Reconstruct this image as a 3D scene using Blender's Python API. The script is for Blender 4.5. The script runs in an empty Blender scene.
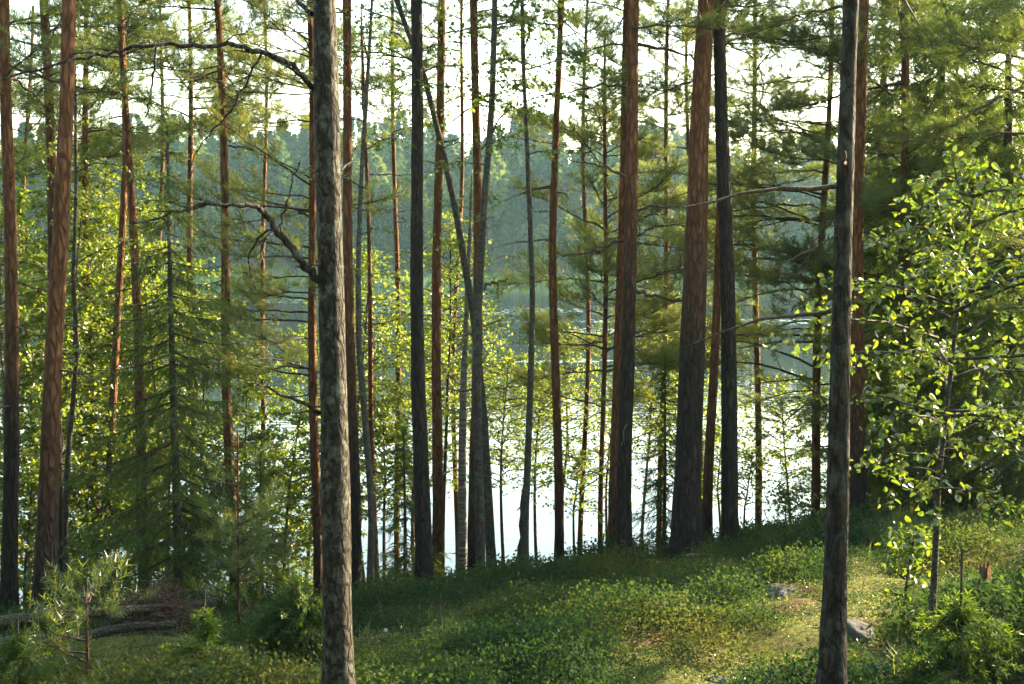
import bpy, math
import numpy as np

rng = np.random.default_rng(11)
F = 1098.0
CAMZ = 1.6
PITCH = math.atan(92.0 / F)
LAKE = -4.9
SUN_AZ, SUN_EL = math.radians(56), math.radians(22)      # azimuth clockwise from the view direction

sc = bpy.context.scene
COL = sc.collection
R_, U_, FW_ = (np.array([1.0, 0, 0]), np.array([0, math.sin(PITCH), math.cos(PITCH)]),
               np.array([0, math.cos(PITCH), -math.sin(PITCH)]))


def at(px, py, Y):
    """world point on the vertical plane at distance Y seen at a photo position"""
    d = FW_ + (px - 512) / F * R_ + (342 - py) / F * U_
    return np.array([0, 0, CAMZ]) + d * (Y / d[1])


def pxy(p):
    d = np.asarray(p) - np.array([0, 0, CAMZ])
    z = d @ FW_
    return 512 + F * (d @ R_) / z, 342 - F * (d @ U_) / z


# ------------------------------------------------------------------ noise and terrain
_NT = np.random.default_rng(3).random((64, 64))


def vnoise(x, y):
    x = np.asarray(x, float); y = np.asarray(y, float)
    xi = np.floor(x).astype(int); yi = np.floor(y).astype(int)
    fx = x - xi; fy = y - yi
    fx = fx * fx * (3 - 2 * fx); fy = fy * fy * (3 - 2 * fy)
    a = _NT[xi % 64, yi % 64]; b = _NT[(xi + 1) % 64, yi % 64]
    c = _NT[xi % 64, (yi + 1) % 64]; d = _NT[(xi + 1) % 64, (yi + 1) % 64]
    return (a * (1 - fx) + b * fx) * (1 - fy) + (c * (1 - fx) + d * fx) * fy


def softplus(v, k=1.0):
    return np.logaddexp(0, np.asarray(v, float) * k) / k


def ground(x, y):
    x = np.asarray(x, float); y = np.asarray(y, float)
    xe = -2.2 + softplus(x + 2.2, 2.0)
    xe = 14 - softplus(14 - xe, .6)
    z = -0.18 * np.maximum(y, -14) + 0.12 * xe
    yc = 13.9 + 0.25 * np.clip(x, -6, 14)
    z = z - 0.36 * softplus(y - yc, 1.2)
    near = 1 / (1 + np.exp((y - 30) / 2))
    z = z + near * (0.16 * (vnoise(x * .45 + 7, y * .45) - .5) + 0.2 * (vnoise(x * 1.3, y * 1.3 + 9) - .5) + .11 * (vnoise(x * 3.1, y * 3.1) - .5))
    bed = -6.6
    z = bed + softplus(z - bed, 1.5)
    # far shore: a hill that rises behind the reed belt
    sh = y - (203 + 5 * np.sin(x * .03) + .0009 * x * x * -1 + 3 * np.sin(x * .011 + 1))
    hill = -6.2 + 1.6 * np.clip(sh + 8, 0, 8) / 8 + np.clip(sh, 0, 14) * .02 + np.clip(sh - 14, 0, 70) * .2 + np.clip(sh - 84, 0, 200) * .05 \
        + np.clip(sh - 14, 0, 40) / 40 * (5 * (vnoise(x * .013 + 5, y * .01) - .5) + 3 * np.sin(x * .02 + 2))
    side = np.clip((np.abs(x) - 150) / 60, 0, 1) * np.clip((y - 60) / 60, 0, 1) * 9
    return np.where(sh > -10, np.maximum(z, hill), z) + side


def where(px, py):
    """distance Y at which the terrain shows at a photo position"""
    Y = np.linspace(3, 22, 1500)
    P = np.array([at(px, py, q) for q in Y])
    below = np.nonzero(P[:, 2] < ground(P[:, 0], P[:, 1]))[0]
    return float(Y[below[0]]) if len(below) else 15.0


# ------------------------------------------------------------------ geometry collector
class Geo:
    def __init__(self):
        self.V = []; self.parts = []; self.n = 0

    def add(self, V, Fc, mat=0, tone=None):
        V = np.asarray(V, float).reshape(-1, 3); Fc = np.asarray(Fc, int)
        if not len(Fc):
            return
        if tone is None:
            tone = np.full(len(Fc), .5)
        self.V.append(V); self.parts.append((Fc + self.n, mat, np.asarray(tone, float))); self.n += len(V)

    def build(self, name, mats, parent=None, origin=(0, 0, 0), smooth=True):
        V = np.concatenate(self.V) - np.asarray(origin)
        me = bpy.data.meshes.new(name)
        me.vertices.add(len(V)); me.vertices.foreach_set('co', V.astype(np.float32).ravel())
        loops = np.concatenate([f.ravel() for f, _, _ in self.parts])
        sizes = np.concatenate([np.full(len(f), f.shape[1]) for f, _, _ in self.parts])
        mi = np.concatenate([np.full(len(f), m) for f, m, _ in self.parts])
        tone = np.concatenate([t for _, _, t in self.parts])
        me.loops.add(len(loops)); me.loops.foreach_set('vertex_index', loops.astype(np.int32))
        me.polygons.add(len(sizes))
        me.polygons.foreach_set('loop_start', np.concatenate([[0], np.cumsum(sizes)[:-1]]).astype(np.int32))
        me.polygons.foreach_set('material_index', mi.astype(np.int32))
        me.polygons.foreach_set('use_smooth', np.full(len(sizes), smooth))
        a = me.attributes.new('tone', 'FLOAT', 'FACE'); a.data.foreach_set('value', tone.astype(np.float32))
        me.update(calc_edges=True)
        for m in mats:
            me.materials.append(m)
        o = bpy.data.objects.new(name, me); COL.objects.link(o)
        if parent is not None:
            o.parent = parent
        else:
            o.location = origin
        return o


def tubes(P, R, k=6, cap=False):
    """M tubes of N points each: P (M,N,3), R (M,N)"""
    P = np.asarray(P, float); R = np.asarray(R, float)
    M, N, _ = P.shape
    T = np.gradient(P, axis=1)
    T /= np.linalg.norm(T, axis=2, keepdims=True) + 1e-9
    D = P[:, -1] - P[:, 0]
    ref = np.eye(3)[np.argmin(np.abs(D), axis=1)][:, None, :]
    u = np.cross(T, np.broadcast_to(ref, T.shape)); u /= np.linalg.norm(u, axis=2, keepdims=True) + 1e-9
    w = np.cross(T, u)
    a = np.linspace(0, 2 * math.pi, k, endpoint=False)
    V = P[:, :, None, :] + R[:, :, None, None] * (np.cos(a)[None, None, :, None] * u[:, :, None, :] + np.sin(a)[None, None, :, None] * w[:, :, None, :])
    i, j, s = np.meshgrid(np.arange(M), np.arange(N - 1), np.arange(k), indexing='ij')
    b = i * N * k + j * k
    Fc = np.stack([b + s, b + (s + 1) % k, b + k + (s + 1) % k, b + k + s], -1).reshape(-1, 4)
    return V.reshape(-1, 3), Fc


def norm(v):
    v = np.asarray(v, float)
    return v / (np.linalg.norm(v, axis=-1, keepdims=True) + 1e-9)


def frames(Z, roll=None):
    """rotation matrices whose third column is Z, with a random roll"""
    Z = norm(Z); n = len(Z)
    roll = rng.random(n) * 2 * math.pi if roll is None else roll
    ref = np.where(np.abs(Z[:, 2:3]) > .9, np.array([[1.0, 0, 0]]), np.array([[0, 0, 1.0]]))
    X = norm(np.cross(ref, Z)); Yv = np.cross(Z, X)
    c, s = np.cos(roll)[:, None], np.sin(roll)[:, None]
    return np.stack([c * X + s * Yv, -s * X + c * Yv, Z], -1)


def scatter(g, tmplV, tmplF, pos, M, scale, mat=0, tone=None, tone_spread=.0):
    pos = np.asarray(pos, float); n = len(pos)
    if not n:
        return
    V = np.einsum('nij,kj->nki', M, tmplV) * np.asarray(scale).reshape(-1, 1, 1) + pos[:, None, :]
    Fc = tmplF[None] + (np.arange(n) * len(tmplV))[:, None, None]
    t = rng.random(n) if tone is None else tone
    t = np.repeat(t, len(tmplF)) + (rng.random(n * len(tmplF)) - .5) * tone_spread
    g.add(V.reshape(-1, 3), Fc.reshape(-1, tmplF.shape[1]), mat, t)


# needle shoots -------------------------------------------------------------
def shoot_template(n, length, needle, width, spread, seed):
    r = np.random.default_rng(seed)
    V = []; Fc = []
    for i in range(n):
        a = i * 2.4 + r.random() * .5; h = length * (i + .3) / n
        d = np.array([math.cos(a) * spread, math.sin(a) * spread, 1.0]); d /= np.linalg.norm(d)
        d = d + r.normal(0, .12, 3)
        s = np.cross(d, r.normal(0, 1, 3)); s /= np.linalg.norm(s)
        b = np.array([0, 0, h]); L = needle * (.75 + .5 * r.random())
        V += [b - s * width / 2, b + s * width / 2, b + d * L]
        Fc.append([3 * i, 3 * i + 1, 3 * i + 2])
    return np.array(V), np.array(Fc)


PINE = [shoot_template(15, .095, .052, .0066, 1.15, s) for s in range(3)]
PINE_C = [shoot_template(8, .1, .085, .018, 1.1, s + 9) for s in range(3)]
SPRUCE = [shoot_template(14, .11, .032, .0085, 1.25, s + 20) for s in range(3)]
SPRUCE_C = [shoot_template(7, .14, .06, .02, 1.2, s + 30) for s in range(3)]
LEAF4 = (np.array([[0, 0, 0], [.36, .42, .07], [0, 1, -.06], [-.36, .42, .07]]), np.array([[0, 1, 2, 3]]))
def round_leaf(wd, curl, fold, tipx):
    a = [[0, 0, 0]] + [[wd * math.sin(q), .47 - .47 * math.cos(q), fold * abs(math.sin(q)) - curl * (.47 - .47 * math.cos(q)) ** 2] for q in (.55, 1.2, 1.9, 2.5)]
    a += [[tipx, 1.06, -curl * 1.2]] + [[-p[0] * .94, p[1] + .02, p[2]] for p in a[4:0:-1]]
    return np.array(a), np.array([[0, 1, 2, 3], [0, 3, 4, 5], [0, 5, 6, 7], [0, 7, 8, 9]])


ROUND = [round_leaf(.44, .1, .1, 0), round_leaf(.38, .45, .22, .1), round_leaf(.48, -.2, .28, -.08), round_leaf(.33, .7, .15, .05)]


# ------------------------------------------------------------------ materials
def new_mat(name):
    m = bpy.data.materials.new(name); m.use_nodes = True
    nt = m.node_tree; nt.nodes.clear()
    return m, nt, nt.nodes.new('ShaderNodeOutputMaterial')


def N(nt, typ, **kw):
    n = nt.nodes.new(typ)
    for k, v in kw.items():
        if k in n.inputs:
            n.inputs[k].default_value = v
        else:
            setattr(n, k, v)
    return n


def ramp(nt, stops, fac=None):
    r = nt.nodes.new('ShaderNodeValToRGB')
    e = r.color_ramp.elements
    while len(e) < len(stops):
        e.new(.5)
    for i, (p, c) in enumerate(stops):
        e[i].position = p; e[i].color = (*c, 1)
    if fac is not None:
        nt.links.new(fac, r.inputs[0])
    return r


def leaf_mat(name, stops, tstops, mix=.5, gloss=.06, rough=.4):
    m, nt, out = new_mat(name)
    L = nt.links.new
    at_ = N(nt, 'ShaderNodeAttribute', attribute_name='tone')
    c1 = ramp(nt, stops, at_.outputs['Fac']); c2 = ramp(nt, tstops, at_.outputs['Fac'])
    d = N(nt, 'ShaderNodeBsdfDiffuse'); t = N(nt, 'ShaderNodeBsdfTranslucent'); gl = N(nt, 'ShaderNodeBsdfGlossy', Roughness=rough)
    L(c1.outputs[0], d.inputs['Color']); L(c2.outputs[0], t.inputs['Color'])
    a = N(nt, 'ShaderNodeMixShader', Fac=mix); b = N(nt, 'ShaderNodeMixShader', Fac=gloss)
    L(d.outputs[0], a.inputs[1]); L(t.outputs[0], a.inputs[2]); L(a.outputs[0], b.inputs[1]); L(gl.outputs[0], b.inputs[2])
    L(b.outputs[0], out.inputs[0])
    return m


def bark_mat(name, low, high, scale=(16, 16, 4), bump=.6, lichen=None, turn=False):
    m, nt, out = new_mat(name); L = nt.links.new
    tc = N(nt, 'ShaderNodeTexCoord'); mp = N(nt, 'ShaderNodeMapping'); mp.inputs['Scale'].default_value = scale
    L(tc.outputs['Object'], mp.inputs[0])
    no = N(nt, 'ShaderNodeTexNoise', Scale=1.6, Detail=6.0, Roughness=.62); L(mp.outputs[0], no.inputs['Vector'])
    warp = N(nt, 'ShaderNodeVectorMath', operation='MULTIPLY_ADD'); warp.inputs[1].default_value = (.7, .7, .7)
    L(no.outputs['Color'], warp.inputs[0]); L(mp.outputs[0], warp.inputs[2])
    vo = N(nt, 'ShaderNodeTexVoronoi', Scale=1.0, feature='DISTANCE_TO_EDGE'); L(warp.outputs[0], vo.inputs['Vector'])
    crack = ramp(nt, [(0, (0, 0, 0)), (.22, (1, 1, 1))], vo.outputs['Distance'])
    c_lo = ramp(nt, low, no.outputs['Fac'])
    col = c_lo.outputs[0]
    if turn:
        c_hi = ramp(nt, high, no.outputs['Fac'])
        sx = N(nt, 'ShaderNodeSeparateXYZ'); L(tc.outputs['Object'], sx.inputs[0])
        th = N(nt, 'ShaderNodeAttribute', attribute_type='OBJECT', attribute_name='bark_turn')
        sub = N(nt, 'ShaderNodeMath', operation='SUBTRACT'); L(sx.outputs[2], sub.inputs[0]); L(th.outputs['Fac'], sub.inputs[1])
        mr = N(nt, 'ShaderNodeMapRange'); mr.inputs[1].default_value = -1.3; mr.inputs[2].default_value = 1.3
        ad = N(nt, 'ShaderNodeMath', operation='MULTIPLY_ADD'); ad.inputs[1].default_value = 2.2
        n2 = N(nt, 'ShaderNodeTexNoise', Scale=3.0, Detail=3.0); L(tc.outputs['Object'], n2.inputs['Vector'])
        s2 = N(nt, 'ShaderNodeMath', operation='SUBTRACT'); s2.inputs[1].default_value = .5; L(n2.outputs['Fac'], s2.inputs[0])
        L(s2.outputs[0], ad.inputs[0]); L(sub.outputs[0], ad.inputs[2]); L(ad.outputs[0], mr.inputs[0])
        mx = N(nt, 'ShaderNodeMix', data_type='RGBA'); L(mr.outputs[0], mx.inputs['Factor']); L(col, mx.inputs[6]); L(c_hi.outputs[0], mx.inputs[7])
        col = mx.outputs[2]
    mk = N(nt, 'ShaderNodeMix', data_type='RGBA', blend_type='MULTIPLY'); mk.inputs['Factor'].default_value = .65
    cr2 = ramp(nt, [(0, (.38, .36, .34)), (.25, (1, 1, 1))], vo.outputs['Distance'])
    L(col, mk.inputs[6]); L(cr2.outputs[0], mk.inputs[7]); col = mk.outputs[2]
    if lichen:
        n3 = N(nt, 'ShaderNodeTexNoise', Scale=13.0, Detail=8.0, Roughness=.72); L(tc.outputs['Object'], n3.inputs['Vector'])
        lr = ramp(nt, [(.5, (0, 0, 0)), (.6, (1, 1, 1))], n3.outputs['Fac'])
        ml = N(nt, 'ShaderNodeMix', data_type='RGBA'); L(lr.outputs[0], ml.inputs['Factor']); L(col, ml.inputs[6]); ml.inputs[7].default_value = (*lichen, 1)
        col = ml.outputs[2]
    hs = N(nt, 'ShaderNodeMath', operation='MULTIPLY_ADD'); hs.inputs[1].default_value = .6; L(no.outputs['Fac'], hs.inputs[0]); L(crack.outputs[0], hs.inputs[2])
    bp = N(nt, 'ShaderNodeBump', Strength=bump, Distance=.02); L(hs.outputs[0], bp.inputs['Height'])
    p = N(nt, 'ShaderNodeBsdfPrincipled', Roughness=.85); p.inputs['Specular IOR Level'].default_value = .2
    L(col, p.inputs['Base Color']); L(bp.outputs[0], p.inputs['Normal']); L(p.outputs[0], out.inputs[0])
    return m


M_PINE = bark_mat('pine_bark', [(.3, (0.0163, 0.0129, 0.0109)), (.7, (0.0578, 0.0435, 0.0340))], [(.3, (.1, .042, .02)), (.7, (.25, .112, .052))], (19, 19, 4.5), 1.0, turn=True)
M_GREY = bark_mat('grey_lichen_bark', [(.3, (0.0217, 0.0186, 0.0155)), (.7, (0.0744, 0.0651, 0.0527))], None, (25, 25, 10), 1.0, lichen=(.11, .115, .09))
M_DARKPINE = bark_mat('dark_pine_bark', [(.3, (0.0198, 0.0161, 0.0136)), (.7, (0.0682, 0.0558, 0.0446))], [(.3, (0.0744, 0.0434, 0.0279)), (.7, (0.1550, 0.0868, 0.0527))], (25, 25, 7), 1.0, lichen=(.065, .066, .055), turn=True)
M_STEM = bark_mat('smooth_dark_bark', [(.3, (0.0350, 0.0294, 0.0224)), (.7, (0.0910, 0.0770, 0.0595))], None, (20, 20, 30), .35, lichen=(.08, .085, .068))
M_BIRCH = bark_mat('birch_bark', [(.35, (.09, .07, .055)), (.6, (.3, .27, .23))], None, (4, 4, 30), .3)
M_TWIG = bark_mat('twig_bark', [(.3, (.04, .03, .022)), (.7, (.1, .07, .05))], None, (30, 30, 30), .2)
M_DEAD = bark_mat('dead_wood', [(.3, (.045, .034, .027)), (.7, (.15, .115, .09))], None, (24, 24, 24), .5)
M_LOG = bark_mat('weathered_log', [(.3, (.025, .021, .018)), (.7, (.09, .076, .064))], None, (24, 24, 24), .8, lichen=(.06, .075, .03))
M_BRUSH = bark_mat('dry_twigs', [(.3, (.07, .038, .025)), (.7, (.2, .115, .075))], None, (24, 24, 24), .3)
M_ROT = bark_mat('rotten_wood', [(.3, (.08, .04, .024)), (.7, (.2, .11, .065))], None, (40, 40, 6), .8)
M_NEEDLE = leaf_mat('pine_needles', [(0, (.026, .052, .017)), (.5, (.04, .07, .02)), (1, (.06, .085, .024))],
                    [(0, (.08, .14, .015)), (.5, (.15, .2, .022)), (1, (.25, .26, .03))], .56, .05)
M_SPRUCE = leaf_mat('spruce_needles', [(0, (.017, .04, .01)), (1, (.034, .07, .014))], [(0, (.08, .16, .012)), (1, (.18, .27, .02))], .48, .03)
M_LEAF = leaf_mat('birch_leaves', [(0, (.032, .065, .014)), (1, (.06, .095, .018))], [(0, (.14, .23, .015)), (1, (.3, .36, .025))], .55, .05)
M_ASPEN = leaf_mat('aspen_leaves', [(0, (.025, .052, .01)), (1, (.045, .085, .014))], [(0, (.06, .12, .008)), (.6, (.15, .22, .014)), (1, (.26, .31, .02))], .55, .08, .35)
M_BERRY = leaf_mat('bilberry_leaves', [(0, (.015, .036, .02)), (.45, (.03, .056, .026)), (.8, (.05, .068, .018)), (1, (.075, .07, .026))], [(0, (.03, .075, .012)), (.6, (.085, .13, .018)), (1, (.15, .15, .03))], .4, .006, .6)
M_GRASS = leaf_mat('grass_blades', [(0, (.05, .085, .02)), (1, (.11, .13, .035))], [(0, (.14, .22, .02)), (1, (.28, .3, .05))], .5, .05)
M_REED = leaf_mat('reed_blades', [(0, (.05, .1, .025)), (1, (.075, .13, .035))], [(0, (.06, .12, .015)), (1, (.09, .15, .025))], .4, .03)
M_FAR = leaf_mat('far_foliage', [(0, (.014, .032, .014)), (.6, (.035, .062, .018)), (1, (.075, .11, .026))], [(0, (.02, .05, .01)), (.6, (.06, .1, .016)), (1, (.15, .2, .03))], .35, .01)


def rock_mat():
    m, nt, out = new_mat('lichen_rock'); L = nt.links.new
    tc = N(nt, 'ShaderNodeTexCoord')
    n1 = N(nt, 'ShaderNodeTexNoise', Scale=9.0, Detail=9.0, Roughness=.65); L(tc.outputs['Object'], n1.inputs['Vector'])
    c = ramp(nt, [(.3, (.022, .021, .02)), (.46, (.035, .035, .033)), (.56, (.052, .053, .049)), (.62, (.04, .055, .018)), (.7, (.06, .075, .022))], n1.outputs['Fac'])
    bp = N(nt, 'ShaderNodeBump', Strength=1.0, Distance=.05); L(n1.outputs['Fac'], bp.inputs['Height'])
    p = N(nt, 'ShaderNodeBsdfPrincipled', Roughness=.9); L(c.outputs[0], p.inputs['Base Color']); L(bp.outputs[0], p.inputs['Normal']); L(p.outputs[0], out.inputs[0])
    return m


def ground_mat():
    m, nt, out = new_mat('moss_and_needle_litter'); L = nt.links.new
    tc = N(nt, 'ShaderNodeTexCoord')
    n1 = N(nt, 'ShaderNodeTexNoise', Scale=.9, Detail=5.0, Roughness=.6); n2 = N(nt, 'ShaderNodeTexNoise', Scale=26.0, Detail=8.0, Roughness=.7)
    n3 = N(nt, 'ShaderNodeTexNoise', Scale=2.6, Detail=4.0)
    for n in (n1, n2, n3):
        L(tc.outputs['Object'], n.inputs['Vector'])
    moss = ramp(nt, [(.3, (.04, .05, .012)), (.5, (.085, .09, .02)), (.72, (.15, .14, .032))], n2.outputs['Fac'])
    lit = ramp(nt, [(.3, (.04, .023, .015)), (.55, (.1, .055, .032)), (.75, (.18, .11, .07))], n2.outputs['Fac'])
    f = ramp(nt, [(.54, (0, 0, 0)), (.68, (1, 1, 1))], n3.outputs['Fac'])
    mx = N(nt, 'ShaderNodeMix', data_type='RGBA'); L(f.outputs[0], mx.inputs['Factor']); L(moss.outputs[0], mx.inputs[6]); L(lit.outputs[0], mx.inputs[7])
    bp = N(nt, 'ShaderNodeBump', Strength=.8, Distance=.03); L(n2.outputs['Fac'], bp.inputs['Height'])
    p = N(nt, 'ShaderNodeBsdfPrincipled', Roughness=.95); p.inputs['Specular IOR Level'].default_value = .1
    L(mx.outputs[2], p.inputs['Base Color']); L(bp.outputs[0], p.inputs['Normal']); L(p.outputs[0], out.inputs[0])
    return m


def water_mat():
    m, nt, out = new_mat('lake_water'); L = nt.links.new
    tc = N(nt, 'ShaderNodeTexCoord'); mp = N(nt, 'ShaderNodeMapping'); mp.inputs['Scale'].default_value = (.5, 1.6, 1)
    L(tc.outputs['Object'], mp.inputs[0])
    n1 = N(nt, 'ShaderNodeTexNoise', Scale=1.6, Detail=4.0); L(mp.outputs[0], n1.inputs['Vector'])
    bp = N(nt, 'ShaderNodeBump', Strength=.22, Distance=.03); L(n1.outputs['Fac'], bp.inputs['Height'])
    p = N(nt, 'ShaderNodeBsdfPrincipled', Roughness=.035, IOR=1.333); p.inputs['Base Color'].default_value = (.012, .02, .018, 1)
    L(bp.outputs[0], p.inputs['Normal']); L(p.outputs[0], out.inputs[0])
    return m


def pad_mat():
    m, nt, out = new_mat('lily_pad'); L = nt.links.new
    a = N(nt, 'ShaderNodeAttribute', attribute_name='tone')
    c = ramp(nt, [(0, (.05, .09, .03)), (1, (.1, .14, .05))], a.outputs['Fac'])
    p = N(nt, 'ShaderNodeBsdfPrincipled', Roughness=.3); L(c.outputs[0], p.inputs['Base Color']); L(p.outputs[0], out.inputs[0])
    return m


M_ROCK = rock_mat(); M_GROUND = ground_mat(); M_WATER = water_mat(); M_PAD = pad_mat()


# ------------------------------------------------------------------ things
def tag(o, label=None, cat=None, group=None, kind=None):
    for k, v in (('label', label), ('category', cat), ('group', group), ('kind', kind)):
        if v:
            o[k] = v
    return o


def empty(name, loc):
    o = bpy.data.objects.new(name, None); COL.objects.link(o); o.location = loc; o.empty_display_size = .2
    return o


def stem_path(pts, Y, H, wob=.05, n=46, lean_on=True, ybase=None):
    """trunk centre line: through the photo points on the plane at Y, rooted in the terrain, running on up to height H"""
    P = np.array([at(px, py, Y) for px, py in sorted(pts, key=lambda p: -p[1])])
    x0 = P[0, 0]
    zb = float(ground(x0, Y))
    zt = zb + H
    z = np.concatenate([np.linspace(zb - .25, zb + .6, 7), np.linspace(zb + .75, zt, n)])
    zs, xs = P[:, 2], P[:, 0]
    o = np.argsort(zs); zs, xs = zs[o], xs[o]
    x = np.interp(z, zs, xs)
    if lean_on and len(zs) > 1:
        sl = (xs[-1] - xs[-2]) / max(zs[-1] - zs[-2], .3)
        sl = np.clip(sl, -.12, .12)
        x = np.where(z > zs[-1], xs[-1] + sl * (z - zs[-1]) * .6, x)
        sl = np.clip((xs[1] - xs[0]) / max(zs[1] - zs[0], .3), -.2, .2)
        x = np.where(z < zs[0], xs[0] + sl * (z - zs[0]), x)
    ph = rng.random(4) * 6
    hh = z - zb
    x = x + wob * .35 * np.sin(hh * .9 + ph[0]) * np.clip(hh, 0, 1)
    y = Y + wob * (np.sin(hh * .55 + ph[1]) - math.sin(ph[1])) + rng.normal(0, .008) * hh
    return np.stack([x, y, z], 1), zb


def trunk_mesh(P, zb, H, widths, Y, k=12, rough=.065, flare=.42):
    h = P[:, 2] - zb
    pz = np.array([at(512, py, Y)[2] for py, w in widths]); pr = np.array([w * .9 * Y / F / 2 for py, w in widths])
    o = np.argsort(pz); pz, pr = pz[o], pr[o]
    r = np.interp(P[:, 2], pz, pr)
    ztop = pz[-1]
    zt = zb + H
    r = np.where(P[:, 2] > ztop, pr[-1] * np.clip(1 - (P[:, 2] - ztop) / max(zt - ztop, .1), .0, 1) ** .8 + .006, r)
    r = r * (1 + flare * np.exp(-np.clip(h + .05, 0, None) / .3) )
    V, Fc = tubes(P[None], r[None], k)
    V = V.reshape(len(P), k, 3)
    j = (rng.random((len(P), k)) - .5) * 2 * rough
    lobes = 1 + .22 * np.exp(-np.clip(h, 0, None) / .2)[:, None] * np.cos(np.arange(k) * 2 * math.pi / k * 3 + rng.random() * 6)[None]
    V = P[:, None] + (V - P[:, None]) * (lobes * (1 + j))[..., None]
    return V.reshape(-1, 3), Fc, r


class Boughs:
    """collects wood and shoots of one crown"""
    def __init__(self):
        self.wp = {}; self.sp = []; self.sd = []; self.ss = []; self.cp = []; self.cd = []

    def wood(self, P, R):
        self.wp.setdefault(P.shape[1], []).append((P, R))

    def emit_wood(self, g, mat, k=4):
        for n, L in self.wp.items():
            V, Fc = tubes(np.concatenate([p for p, _ in L]), np.concatenate([r for _, r in L]), k)
            g.add(V, Fc, mat)


def pine_bough(b, p0, az, L, rise, droop, dens, coarse, keep_main):
    n = 9
    t = np.linspace(0, 1, n)
    d = np.array([math.cos(az), math.sin(az), 0]); s = np.array([-d[1], d[0], 0])
    wig = np.cumsum(rng.normal(0, .035, n)) * L * .6
    wz = np.cumsum(rng.normal(0, .022, n)) * L * .6
    P = p0 + d * (L * t)[:, None] + s * wig[:, None]
    P[:, 2] += L * (rise * t - droop * t ** 2 + .12 * t ** 4) + wz
    R = (.005 + .0062 * L) * (1 - t) ** .8 + .002
    if keep_main:
        main = (P, R)
    else:
        b.wood(P[None], R[None]); main = None
    m = max(3, int(L * dens * (6 if coarse else 20)))
    tt = .22 + .78 * rng.random(m) ** .8
    i = np.clip(tt * (n - 1), 0, n - 1.001); k = i.astype(int); f = (i - k)[:, None]
    base = P[k] * (1 - f) + P[k + 1] * f
    fw = norm(P[k + 1] - P[k])
    side = np.where(rng.random(m) < .5, -1, 1)[:, None]
    ang = rng.uniform(.3, 1.25, m)[:, None]
    dd = norm(fw * np.cos(ang) + side * s * np.sin(ang) + np.array([0, 0, 1.0]) * rng.normal(.12, .32, m)[:, None])
    ln = (L * .4 * (1.12 - tt) + .12) * rng.uniform(.45, 1.35, m)
    q = np.linspace(0, 1, 4)
    SP = base[:, None] + dd[:, None] * (ln[:, None] * q)[..., None] + np.array([0, 0, 1.0]) * (ln[:, None] * .18 * q ** 2)[..., None] + rng.normal(0, .012, (m, 4, 3)) * q[None, :, None]
    b.wood(SP, np.broadcast_to(np.array([.0045, .004, .003, .0015]), (m, 4)) * (1.6 if coarse else 1))
    per = .13 if coarse else .042
    for j in range(m):
        c = max(2, int(ln[j] / per))
        u = .3 + .7 * (np.arange(c) + rng.random(c)) / c
        ii = np.clip(u * 3, 0, 2.999); kk = ii.astype(int); ff = (ii - kk)[:, None]
        pos = SP[j][kk] * (1 - ff) + SP[j][kk + 1] * ff
        fwd = norm(SP[j][kk + 1] - SP[j][kk])
        dr = norm(fwd * rng.uniform(.5, 1.1, c)[:, None] + rng.normal(0, .5, (c, 3)) * np.array([1, 1, .6]) + np.array([0, 0, .28]))
        off = rng.uniform(0, .05, c)[:, None]
        (b.cp if coarse else b.sp).append(pos + dr * off); (b.cd if coarse else b.sd).append(dr)
        tip = SP[j][-1][None]
        (b.cp if coarse else b.sp).append(tip); (b.cd if coarse else b.sd).append(norm(fwd[-1:] + np.array([[0, 0, .2]])))
    return main


def put_shoots(b, g, T, TC, tone0=.5):
    for pos, dr, tm, scl in ((b.sp, b.sd, T, 1.0), (b.cp, b.cd, TC, 1.5)):
        if pos:
            pos = np.concatenate(pos); dr = np.concatenate(dr)
            which = rng.integers(0, 3, len(pos))
            for k in range(3):
                s = which == k
                if s.any():
                    scatter(g, *tm[k], pos[s], frames(dr[s]), rng.uniform(.8, 1.25, s.sum()) * scl, 1,
                            np.clip(rng.normal(tone0, .25, s.sum()), 0, 1))


def on_path(P, z):
    return np.array([np.interp(z, P[:, 2], P[:, 0]), np.interp(z, P[:, 2], P[:, 1]), z])


def branch_part(root, base, P, R, mat, name='branch', k=6):
    g = Geo(); V, Fc = tubes(P[None], R[None], k); g.add(V, Fc, 0)
    return g.build(name, [mat], root, base)


PINES = 'pine trees between the hillside and the lake'


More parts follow.
